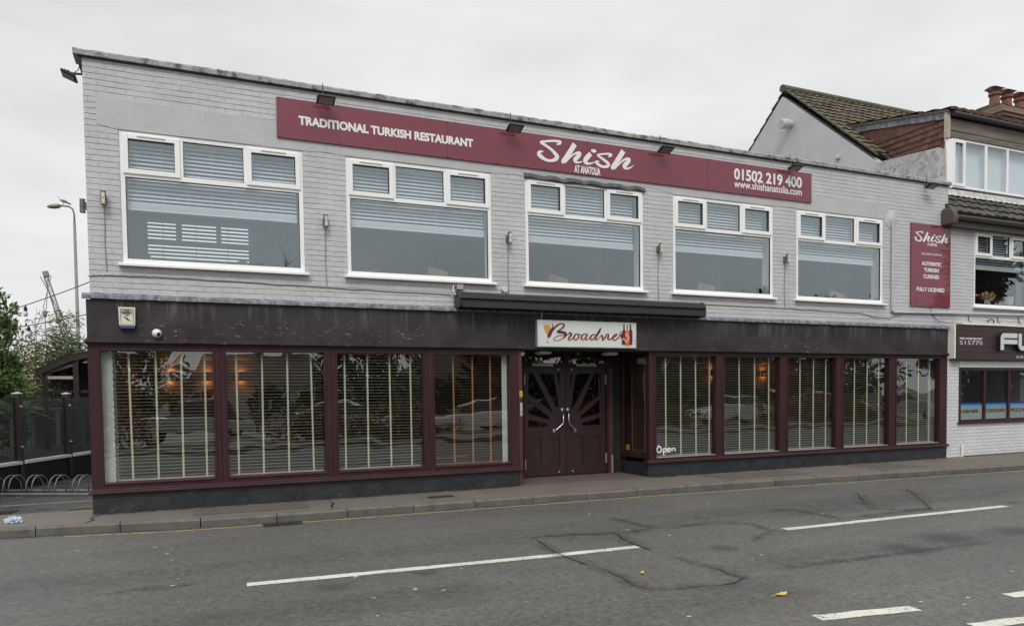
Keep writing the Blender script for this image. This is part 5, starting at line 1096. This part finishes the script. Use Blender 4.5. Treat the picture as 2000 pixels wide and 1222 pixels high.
# ------------------------------------------------------------------ side yard: glass screen, racks, planting
FP0 = Vector((-1.52,4.13,0)); FD = Vector((.36,.933,0)).normalized(); FN = Vector((FD.y,-FD.x,0))
Fc = empty('glass_fence', (-1.5,4.2,0), 'smoked glass terrace screen between maroon posts left of the building', 'fence')
ts = (-3.1,-1.55,0,1.555,3.1)
for t in ts:
    p = FP0+FD*t
    P_ = put('post', MB().obox(p+Vector((0,0,.82)), FD*.055, FN*.055, (0,0,.82)), M['post'], Fc, bevel=.006)
    c = p+Vector((0,0,1.64)); q = [c+FD*i*.065+FN*j*.065 for i, j in ((-1,-1),(1,-1),(1,1),(-1,1))]
    put('post_cap', MB().add([tuple(v) for v in q]+[tuple(v+Vector((0,0,.012))) for v in q]+[tuple(c+Vector((0,0,.035)))], [(3,2,1,0),(0,1,5,4),(1,2,6,5),(2,3,7,6),(3,0,4,7),(4,5,8),(5,6,8),(6,7,8),(7,4,8)]), M['alu'], P_)
    for z in (.72,1.42): put('clamp', MB().lathe(p+FN*.055-FD*.03+Vector((0,0,z)), [(.022,0),(.022,.03),(.014,.036)], 10, FN), M['chrome'], P_)
for a, b in zip(ts, ts[1:]):
    m_ = FP0+FD*(a+b)/2
    put('glass_panel', MB().obox(m_+Vector((0,0,1.03)), FD*((b-a)/2-.065), FN*.005, (0,0,.55)), M['glass_smoke'], Fc)
    put('rail', MB().obox(m_+FN*.03+Vector((0,0,.445)), FD*((b-a)/2-.056), FN*.06, (0,0,.024)), M['upvc_old'], Fc)
    put('base_boards', MB().obox(m_+Vector((0,0,.21)), FD*((b-a)/2-.056), FN*.02, (0,0,.209)), M['black_matt'], Fc)
put('terrace_deck', MB().prism_xy([(-10,4.6),(-1.55,4.45),(-.9,6.1),(-.2,8.0),(-.1,14.4),(-10,14.4)], .0, .37), M['concrete_wet'])['kind'] = 'structure'
tag(put('terrace_wall', MB().box(-10,-.1,14.0,14.1,.37,1.75), M['black_matt']), 'black boarded wall at the back of the terrace', 'wall')
FB = empty('back_fence', (-2,9.3,.37), 'black slatted screen with small posts across the terrace behind the grey table', 'fence')
for x in (-2.95,-2.1,-1.66): 
    P_ = put('post', MB().box(x-.05,x+.05,12.4,12.5,.37,1.88), M['post'], FB); put('post_cap', MB().box(x-.06,x+.06,12.39,12.51,1.88,1.90), M['alu'], P_)
put('boards', MB().box(-4.5,-.3,12.43,12.47,.37,1.70), M['black_matt'], FB)
T_b = empty('bar_table', (-2.1,10.8,.37), 'tall grey bar table standing on the terrace behind the smoked glass', 'table')
put('table_top', MB().box(-2.5,-1.2,10.4,11.2,1.30,1.345), M['table_grey'], T_b)
for x, y in ((-2.42,10.5),(-1.78,10.5),(-2.42,11.1),(-1.3,11.1)): put('leg', MB().box(x-.05,x+.05,y-.04,y+.04,.37,1.30), M['table_grey'], T_b)
# bicycle rack
BR = empty('bicycle_rack', (-1,2.6,0), 'low galvanised bicycle rack of rounded hoops by the black fence base', 'bicycle rack')
u = Vector((.872,-.49,0)); v = Vector((.49,.872,0)); s0 = Vector((-1.72,3.02,0))
put('front_bar', MB().tube([s0-u*.9+Vector((0,0,.03)), s0+u*1.75+Vector((0,0,.03))], .018, 8), M['galv'], BR); put('rear_bar', MB().tube([s0-u*.9+v*.46+Vector((0,0,.03)), s0+u*1.75+v*.46+Vector((0,0,.03))], .018, 8), M['galv'], BR)
for k in range(-2,5):
    for d in (0,.10):
        p = s0+u*(.18+k*.395+d); sh = u*.02
        put('hoop', MB().tube([p+Vector((0,0,.02)), p+v*.02+sh*.3+Vector((0,0,.18)), p+v*.06+sh*.7+Vector((0,0,.27)), p+v*.14+sh+Vector((0,0,.315)), p+v*.23+sh+Vector((0,0,.31)), p+v*.33+sh+Vector((0,0,.24)), p+v*.38+sh*1.01+Vector((0,0,.15)), p+v*.38+sh*1.01+Vector((0,0,.02))], .0095, 8), M['galv'], BR, smooth=True)
# shelter
SH = empty('wooden_shelter', (-1.2,9.8,.37), 'dark lean-to wooden shelter with a sloping felt roof beside the building', 'shelter')
mb = MB(); pr_ = [(-1.98,2.20),(-1.25,2.56),(-.2,2.80)]
for (a, b), (c, d) in zip(pr_, pr_[1:]): mb.prism_xz([(a,b),(c,d),(c,d+.05),(a,b+.05)], 8.9, 11.4)
put('roof', mb, M['black_matt'], SH)
mb = MB()
for (a, b), (c, d) in zip(pr_, pr_[1:]): mb.prism_xz([(a,b-.12),(c,d-.12),(c,d-.003),(a,b-.003)], 8.87, 8.895)
put('verge_board', mb, M['post'], SH)
for x, zt in ((-1.80,2.2),(-1.18,2.5),(-.3,2.7)): put('post', MB().box(x-.05,x+.05,8.92,9.02,.37,zt), M['post'], SH)
put('beam', MB().box(-1.75,-1.23,8.93,9.0,2.02,2.09), M['pale_wood'], SH); put('beam', MB().bar((-1.72,8.96,2.18),(-1.22,8.96,2.36),.05,.06), M['old_wood'], SH); put('rear_wall', MB().box(-1.95,-.2,11.2,11.3,.37,2.5), M['black_matt'], SH); put('counter', MB().box(-1.74,-.3,9.03,9.3,1.70,1.76), M['post'], SH)

def leafquad(mb, c, d, ln, wd, curl=.2):
    d = d.normalized(); s = d.cross(Vector((rnd.uniform(-1,1),rnd.uniform(-1,1),rnd.uniform(-.3,1)))); 
    if s.length < 1e-3: s = Vector((1,0,0))
    s.normalize(); n = d.cross(s); m1 = c+d*ln*.5+n*ln*curl*.3
    mb.add([c, m1+s*wd*.5, c+d*ln, m1-s*wd*.5], [(0,1,2,3)])
def bush(name, c, rx, ry, h, n, ln, wd, m, label, cat, z0=.37, clumps=18, stems=7, up=.3, sd=1, fill=.55):
    r_ = random.Random(sd); o = empty(name, (c[0],c[1],z0), label, cat); mb = MB()
    for k in range(stems):
        a = r_.uniform(0,6.28); t = Vector((c[0]+rx*.7*math.cos(a), c[1]+ry*.7*math.sin(a), z0+h*r_.uniform(.6,.95)))
        mb.tube([(c[0]+.1*math.cos(a),c[1]+.1*math.sin(a),z0), Vector((c[0],c[1],z0)).lerp(t,.5)+Vector((0,0,.12*h)), t], [.03,.02,.006], 5)
    put('stems', mb, M['bark'], o); mb = MB(); cl = []
    for k in range(clumps):
        a = r_.uniform(0,6.28); z = r_.uniform(.08,.97); w_ = math.sqrt(max(0,1-(2*z-1)**2*.75)); rr_ = r_.uniform(.25,.95)*w_
        cl.append((Vector((c[0]+rx*rr_*math.cos(a), c[1]+ry*rr_*math.sin(a), z0+h*z)), r_.uniform(.18,.36)*min(rx,h)))
    for k in range(n):
        cc, cr = r_.choice(cl); d = Vector((r_.gauss(0,1),r_.gauss(0,1),r_.gauss(0,1))).normalized(); p = cc+d*cr*(r_.random()**fill)
        leafquad(mb, p, d*.8+Vector((r_.uniform(-.4,.4),r_.uniform(-.4,.4),up+r_.uniform(-.4,.4))), ln*r_.uniform(.7,1.25), wd*r_.uniform(.8,1.2))
    put('foliage', mb, M[m], o, fix=False); return o
bush('laurel_shrub', (-2.55,7.0), .74, .7, 3.35, 9000, .14, .06, 'laurel', 'dense glossy green laurel shrub behind the smoked glass screen at the left edge', 'shrub', clumps=75, sd=3)
bush('hedge', (-5.2,13.2), 4.6, .6, 2.95, 16000, .11, .05, 'bamboo_green', 'loose green hedge along the back of the terrace', 'hedge', clumps=120, stems=14, sd=5)
bush('evergreen_shrub', (-1.75,12.6), .75, .5, 2.15, 2600, .10, .05, 'dark_leaf', 'dark evergreen shrub beside the wooden shelter', 'shrub', clumps=26, sd=6)
def bamboo(loc, h, n, spread, mats, label, sd, lean=.2):
    r_ = random.Random(sd); o = empty('bamboo', (loc[0],loc[1],.37), label, 'bamboo'); cm = MB(); mb = MB()
    for k in range(n):
        b = Vector((loc[0]+r_.gauss(0,spread*.4), loc[1]+r_.gauss(0,.2), .37)); hh = h*r_.uniform(.6,1); ang = r_.uniform(0,6.28); l_ = lean*r_.random()*hh*.5
        pts = [b+Vector((math.cos(ang)*l_*t*t, math.sin(ang)*l_*t*t, hh*t)) for t in (0,.25,.5,.75,1)]
        cm.tube(pts, [.012,.011,.009,.006,.002], 5)
        for q in range(int(60*hh)):
            t = r_.uniform(.22,1); i = min(int(t*4),3); p = pts[i].lerp(pts[i+1], t*4-i); a = r_.uniform(0,6.28)
            d = Vector((math.cos(a), math.sin(a), r_.uniform(-.3,.5))); e = p+d*r_.uniform(.03,.28)
            for w_ in range(2): leafquad(mb, e, d+Vector((r_.uniform(-.5,.5),r_.uniform(-.5,.5),r_.uniform(-.9,.2))), r_.uniform(.11,.20), r_.uniform(.018,.032))
    put('canes', cm, M['cane'], o); put('foliage', mb, M[mats], o, fix=False); return o
bamboo((-1.72,11.6), 3.6, 26, .65, 'bamboo', 'tall feathery green bamboo rising in front of the crane', 11)
bamboo((-2.35,11.2), 3.0, 8, .5, 'bamboo_dry', 'straw-coloured dry bamboo between the laurel and the green bamboo', 12)
bamboo((-1.15,12.2), 2.9, 16, .7, 'bamboo', 'lower grey-green bamboo above the shelter roof', 13)
# palm like plant just behind the glass
o = empty('palm_plant', (-1.95,6.3,.37), 'yellow-green fan of palm fronds showing over the smoked glass', 'palm'); mb = MB(); r_ = random.Random(4)
put('trunk', MB().lathe((-1.95,6.3,.37), [(.10,0),(.09,.5),(.07,.95)], 8), M['bark'], o)
for k in range(15):
    a = k*6.283/15+r_.uniform(-.2,.2); el = r_.uniform(.05,.95); ln = r_.uniform(.55,.75); p0 = Vector((-1.95,6.3,1.30)); h_ = Vector((math.cos(a),math.sin(a),0)); pts = []
    for t in range(9):
        s = t/8; pts.append(p0+h_*(ln*s*math.cos(el*.8))+Vector((0,0,ln*s*math.sin(el)-.35*ln*s*s)))
    mb.tube(pts, .006, 4)
    for t in range(1,9):
        d = (pts[t]-pts[t-1]).normalized(); sd_ = d.cross(Vector((0,0,1))).normalized()
        for sg in (-1,1):
            for w_ in range(2): leafquad(mb, pts[t]-d*.04*w_, d*.7+sd_*sg+Vector((0,0,.15)), .20*(1.1-t/12), .018, .1)
put('fronds', mb, M['palm'], o, fix=False)
def bare(loc, h, label, sd, z0=.37, name='bare_tree', depth=4, r0=.035, spread=.6, m='bark', n0=3):
    r_ = random.Random(sd); o = empty(name, (*loc,z0), label, 'tree'); tm = MB(); cm = MB()
    def grow(p, d, ln, r, lv):
        pts = [p]; q = p.copy(); dd = d.copy()
        for k in range(4): dd = (dd+Vector((r_.gauss(0,.10),r_.gauss(0,.10),.06))).normalized(); q = q+dd*ln/4; pts.append(q.copy())
        (tm if lv == 0 else cm).tube(pts, [r*(1-.12*k) for k in range(5)], 5 if lv < 2 else 3, lv == 0)
        if lv < depth:
            for k in range(n0 if lv else n0+1):
                i = r_.choice((2,3,4)); nd = (dd*.8+Vector((r_.gauss(0,spread),r_.gauss(0,spread),r_.uniform(-.05,.5)))).normalized(); grow(pts[i], nd, ln*r_.uniform(.5,.8), r*.55, lv+1)
    grow(Vector((*loc,z0)), Vector((0,0,1)), h*.42, r0, 0)
    put('trunk', tm, M[m], o); put('crown', cm, M[m], o, fix=False); return o
bare((-2.45,11.4), 4.5, 'thin bare shrub with upright twigs above the laurel', 21, depth=2, r0=.022, spread=.34)
bare((-.95,11.0), 5.6, 'bare branches rising beside the building corner', 22, depth=3, r0=.035, spread=.55)
# street lamp with gull
S = empty('street_lamp', (-2.9,25,0), 'tall pale green street lamp column with a bracket arm', 'street lamp')
put('column', MB().tube([(-2.92,25,-.3),(-2.92,25,2.2),(-2.9,25,2.25),(-2.88,25,9.0)], [.11,.10,.075,.055], 10), M['lamp_post'], S, smooth=True)
put('bracket', MB().tube([(-2.88,25,9.0),(-2.88,25,9.35),(-2.93,25,9.55),(-3.06,25,9.64),(-3.4,25,9.66)], .035, 8), M['lamp_post'], S, smooth=True)
put('lantern', MB().lathe((-3.86,25,9.56), [(.01,0),(.06,.06),(.10,.22),(.10,.40),(.05,.52)], 12, (1,0,.16)), M['lampmetal'], S, smooth=True)
o = empty('seagull', (-3.28,25,9.70), 'white gull perched on the street lamp arm', 'bird')
mb = MB(); mb.lathe((-3.46,25,9.80), [(.005,0),(.03,.05),(.062,.14),(.07,.22),(.05,.30),(.036,.34),(.038,.39),(.03,.43),(.006,.46)], 10, (-.62,0,.78) if False else (.55,0,.35))
mb = MB(); mb.tube([(-3.02,25,9.74),(-3.12,25,9.79),(-3.22,25,9.84),(-3.31,25,9.88),(-3.36,25,9.93),(-3.38,25,9.985),(-3.41,25,10.01),(-3.44,25,10.01)], [.008,.035,.065,.068,.05,.036,.036,.01], 9)
put('body', mb, M['feather_white'], o, smooth=True); put('wing', MB().tube([(-3.34,24.94,9.89),(-3.2,24.93,9.85),(-3.04,24.95,9.76),(-2.96,24.97,9.73)], [.03,.05,.03,.005], 6).tube([(-3.34,25.06,9.89),(-3.2,25.07,9.85),(-3.04,25.05,9.76),(-2.96,25.03,9.73)], [.03,.05,.03,.005], 6), M['feather_grey'], o, smooth=True)
put('beak', MB().tube([(-3.435,25,10.01),(-3.49,25,9.995)], [.012,.003], 6), M['yellow_sticker'], o)
for y in (24.97,25.03): put('leg', MB().tube([(-3.26,y,9.82),(-3.27,y,9.69)], .007, 5), M['pot'], o)
# far crane
S = empty('crane', (-12,120,0), 'grey lattice crane jib with a hanging hook block far behind the bamboo', 'crane')
a0, a1 = Vector((-12.6,120,1.5)), Vector((-17.45,120,20.3)); d = (a1-a0); ax = d.normalized(); sx = ax.cross(Vector((0,1,0))).normalized(); mb = MB(); n = 24
def cw(t): return 1.0*(1-.45*abs(t-.35)/.65)*.42
ch = [[a0+d*(k/n)+sx*i*cw(k/n)+Vector((0,j*cw(k/n),0)) for k in range(n+1)] for i, j in ((-1,-1),(1,-1),(1,1),(-1,1))]
for c in ch: mb.tube(c, .07, 4)
for k in range(n):
    for q in range(4): mb.tube([ch[q][k], ch[(q+1)%4][k+1]], .035, 3, False); mb.tube([ch[q][k], ch[(q+1)%4][k]], .03, 3, False)
put('jib', mb, M['crane'], S); put('jib_head', MB().obox(a1+ax*.35-sx*.1, sx*.40, (0,.4,0), ax*.45), M['crane'], S, bevel=.1)
put('cables', MB().tube([a1-sx*.7,(-18.0,120,15.4)], .05, 4).tube([a1-sx*.3,(-17.55,120,15.4)], .05, 4).tube([a1+sx*.7+ax*.2, (-11.2,120,4)], .06, 4).tube([(-17.75,120,14.4),(-17.7,120,9)], .06, 4), M['crane'], S)
put('hook_block', MB().lathe((-17.75,120,14.2), [(.15,0),(.30,.3),(.30,.8),(.15,1.1)], 10), M['crane'], S); put('cab', MB().box(-13.6,-9,118.6,121.4,.5,3.2).box(-14,-8.5,118.2,121.8,-.3,.8), M['crane'], S)
# festoon lights
def festoon(a, b, sag, bulbs, label):
    a, b = Vector(a), Vector(b); o = empty('string_lights', a.lerp(b,.5), label, 'string lights'); P = [a.lerp(b,t/14)-Vector((0,0,sag*4*(t/14)*(1-t/14))) for t in range(15)]
    put('cable', MB().tube(P, .007, 5), M['cable_black'], o)
    for t in bulbs:
        p = a.lerp(b,t)-Vector((0,0,sag*4*t*(1-t))); L_ = put('bulb', MB().lathe(p-Vector((0,0,.175)), [(.008,0),(.028,.015),(.033,.045),(.022,.085)], 10), M['bulb'], o, smooth=True)
        put('lamp_holder', MB().lathe(p-Vector((0,0,.092)), [(.024,0),(.026,.05),(.012,.075),(.006,.092)], 10), M['black'], L_)
tag(put('festoon_pole', MB().tube([(-2.0,3.66,0),(-2.0,3.66,2.95)], .035, 8), M['black_matt']), 'slim black pole behind the smoked glass carrying the festoon cables', 'pole')
festoon((.04,.9,3.22),(-1.95,3.6,2.86),.03,(.555,),'upper festoon cable with a hanging bulb from the building corner'); festoon((.04,1.2,2.80),(-1.97,3.68,2.66),.03,(.545,),'lower festoon cable with a hanging bulb left of the building')
# ------------------------------------------------------------------ the other side of the road, seen mirrored in the shop windows
put('car_park', MB().quad((-60,-60,ZR-.01),(90,-60,ZR-.01),(90,-17.2,ZR-.01),(-60,-17.2,ZR-.01)), M['concrete'], org=(0,-30,ZR))['kind'] = 'structure'
put('grass_verge', MB().box(-60,90,-17.2,-15.4,ZR-.2,.02), M['grass'])['kind'] = 'structure'
put('far_pavement', MB().box(-60,90,-15.4,-13.2,ZR-.2,.0), M['pave'])['kind'] = 'structure'
def car(x, y, rz, paint, label):
    o = empty('parked_car', (0,0,0), label, 'car', 'cars parked across the road', local=True)
    body = [(-2.1,.28),(-2.15,.55),(-2.05,.80),(-1.5,.90),(-.85,.96),(1.55,.98),(2.02,.92),(2.1,.6),(2.06,.28)]
    n = len(body); mb = MB()
    vs = [(x_,-.86,z) for x_, z in body]+[(x_,.86,z) for x_, z in body]; mb.add(vs, [tuple(range(n)), tuple(range(2*n-1,n-1,-1))]+[(i,i+n,(i+1)%n+n,(i+1)%n) for i in range(n)])
    put('body', mb, M[paint], o, bevel=.07)
    gh = [(-1.05,.93),(-.35,1.40),(.2,1.47),(1.1,1.44),(1.75,.97)]; m2 = len(gh)
    vs = [(x_,-.80+(z-.93)*.28,z) for x_, z in gh]+[(x_,.80-(z-.93)*.28,z) for x_, z in gh]; mb = MB(); mb.add(vs, [tuple(range(m2)), tuple(range(2*m2-1,m2-1,-1))]+[(i,i+m2,(i+1)%m2+m2,(i+1)%m2) for i in range(m2)])
    put('windows', mb, M['carglass'], o, bevel=.03)
    mb = MB(); mb.add([(-.38,-.67,1.405),(1.12,-.67,1.45),(1.12,.67,1.45),(-.38,.67,1.405),(-.36,-.60,1.46),(.2,-.6,1.50),(1.06,-.60,1.475),(1.06,.60,1.475),(.2,.6,1.5),(-.36,.60,1.46)], [(0,1,6,5,4),(2,3,9,8,7),(4,5,8,9),(5,6,7,8),(0,4,9,3),(1,2,7,6)])
    put('roof', mb, M[paint], o)
    for wx in (-1.35,1.3):
        for sy in (-1,1): 
            W_ = put('wheel', MB().lathe((wx,sy*.66,.32), [(.2,0),(.32,.02),(.32,.18),(.2,.21)], 20, (0,sy,0)), M['rubber'], o); put('rim', MB().lathe((wx,sy*.872,.32), [(.2,0),(.19,.012),(.05,.02)], 16, (0,sy,0)), M['alu'], W_)
    for sy in (-1,1): put('headlight', MB().box(-2.16,-2.05,sy*.62-.16,sy*.62+.16,.62,.74), M['bulb'], o); put('tail_light', MB().box(2.03,2.12,sy*.66-.12,sy*.66+.12,.66,.86), M['red_plastic'], o)
    o.location = (x,y,ZR); o.rotation_euler = (0,0,rz); return o
car(1.5,-19.6,.05,'carpaint_s','silver parked car across the road, opposite the left shop windows'); car(7.3,-20.0,3.1,'carpaint_w','white parked car across the road, opposite the entrance')
car(12.6,-19.7,.0,'carpaint_w','white parked car across the road, left of the dark blue car'); car(18.2,-20.0,3.2,'carpaint_d','dark blue parked car across the road'); car(33,-19.8,0.05,'carpaint_s','silver parked car across the road, far to the right')
def house(x, y, wd, dp, h, ridge, label, wall='cream_wall'):
    o = empty('bungalow', (x,y,0), label, 'house', 'houses across the road'); x0, x1, y0, y1 = x-wd/2, x+wd/2, y-dp/2, y+dp/2
    put('wall', MB().box(x0,x1,y0,y1,-.2,h), M[wall], o)
    put('roof', MB().add([(x0-.3,y1+.35,h-.1),(x1+.3,y1+.35,h-.1),(x1-1.6,y,ridge),(x0+1.6,y,ridge),(x0-.3,y0-.35,h-.1),(x1+.3,y0-.35,h-.1)], [(0,1,2,3),(5,4,3,2),(1,5,2),(4,0,3),(0,4,5,1)]), M['roof_far'], o)
    for k in range(3):
        cx = x0+wd*(k+.5)/3
        if k == 1: put('door', MB().box(cx-.5,cx+.5,y1,y1+.05,0,2.1), M['door'], o)
        else: F = put('window', MB().ring(cx-.9,cx+.9,.9,2.1,.08,y1,y1+.06).box(cx-.03,cx+.03,y1,y1+.06,.98,2.02), M['upvc'], o); put('pane', MB().box(cx-.82,cx+.82,y1+.01,y1+.03,.98,2.02), M['carglass'], F)
    put('chimney', MB().box(x+wd*.2,x+wd*.2+.7,y-.3,y+.3,ridge-.6,ridge+.7), M['stockbrick'], o)
house(-9,-46,12,8,2.7,4.9,'cream bungalow across the road, opposite the left street corner'); house(6,-48,11,8,2.6,4.7,'cream bungalow across the road behind the white parked car'); house(23,-44,12,8,2.7,5.4,'cream bungalow across the road, opposite the right shop windows'); house(41,-42,12,8,2.9,5.8,'cream bungalow across the road, farthest right')
def big_tree(x, y, h, rx, n, ln, wd, m, label, sd, name='tree', z0=-.1, conic=False):
    r_ = random.Random(sd); o = empty(name, (x,y,z0), label, 'tree', 'trees across the road'); tm = MB(); mb = MB(); tm.tube([(x,y,z0),(x+.1,y,z0+h*.35),(x,y,z0+h*.9)], [.28,.2,.04], 8); cl = []
    for k in range(34):
        a = r_.uniform(0,6.28); z = r_.uniform(.12,1); rr_ = rx*r_.uniform(.2,1)*((1.05-z) if conic else math.sqrt(max(.05,1-(2*z-1.05)**2))); c = Vector((x+rr_*math.cos(a), y+rr_*math.sin(a), z0+h*z)); cl.append((c, rx*r_.uniform(.16,.34))); tm.tube([(x,y,z0+h*z*.75), c], [.06,.02], 4)
    for k in range(n):
        cc, cr = r_.choice(cl); d = Vector((r_.gauss(0,1),r_.gauss(0,1),r_.gauss(0,.7))).normalized(); leafquad(mb, cc+d*cr*r_.random()**.5, d, ln*r_.uniform(.7,1.3), wd)
    put('trunk', tm, M['bark'], o); put('crown', mb, M[m], o, fix=False)
big_tree(40.5,-15.5,10.5,3.4,6000,.5,.25,'pine','tall dark conifer across the road, mirrored in the house window over the takeaway',31,'conifer_tree',conic=True)
big_tree(13.5,-37,6.4,4.2,4000,.45,.22,'dark_leaf','dark evergreen tree across the road between two bungalows',33); big_tree(31,-36,7.5,4.6,4200,.45,.22,'dark_leaf','broad dark evergreen tree across the road near the farthest bungalow',34); big_tree(21,-33,6.0,3.6,3500,.45,.22,'dark_leaf','dark evergreen tree across the road in front of the right bungalow',35)
bush('hedge', (24,-30), 26, .9, 2.3, 9000, .4, .2, 'dark_leaf', 'long dark hedge at the back of the car park across the road', 'hedge', z0=-.1, clumps=160, stems=20, sd=41)
bare((4.2,-24), 8.5, 'bare winter tree across the road, opposite the entrance', 42, z0=-.1, depth=4, r0=.16, spread=.55); bare((-5,-25), 8.0, 'bare winter tree across the road, opposite the left corner', 43, z0=-.1, depth=4, r0=.16, spread=.55); bare((10.5,-23.5), 8.0, 'bare winter tree across the road, left of the dark blue car', 44, z0=-.1, depth=4, r0=.15, spread=.55)

for k, (x0, x1) in enumerate(((-7.5,1.2),(3.2,11.5),(14,23),(25,36),(38,50))):
    t_ = ('opposite the left street corner','opposite the windows left of the entrance','opposite the entrance','opposite the open sign','opposite the takeaway')[k]
    tag(bush('beech_hedge', ((x0+x1)/2,-16.3), (x1-x0)/2, .35, 1.15, int(700*(x1-x0)), .14, .08, 'beech_leaf', 'clipped brown winter beech hedge across the road, '+t_, 'hedge', z0=-.1, clumps=int(14*(x1-x0)), stems=12, sd=60+k), group='hedges across the road')
big_tree(-2.2,-38,4.2,3.4,3000,.4,.2,'dark_leaf','low dark evergreen tree across the road beside the first bungalow',32)
for k, (x, y, h_) in enumerate(((29,-25.5,6.6),(36,-26.5,7.4),(44,-28,7.8))):
    big_tree(x,y,h_,4.2,4200,.42,.2,'dark_leaf',('dark evergreen tree across the road, first past the right bungalow','dark evergreen tree across the road, second past the right bungalow','dark evergreen tree across the road, third past the right bungalow')[k],70+k)
car(27.5,-19.9,.03,'carpaint_w','white parked car across the road, right of the dark blue car'); car(39.5,-19.9,3.15,'carpaint_w','white parked car across the road, farthest right')
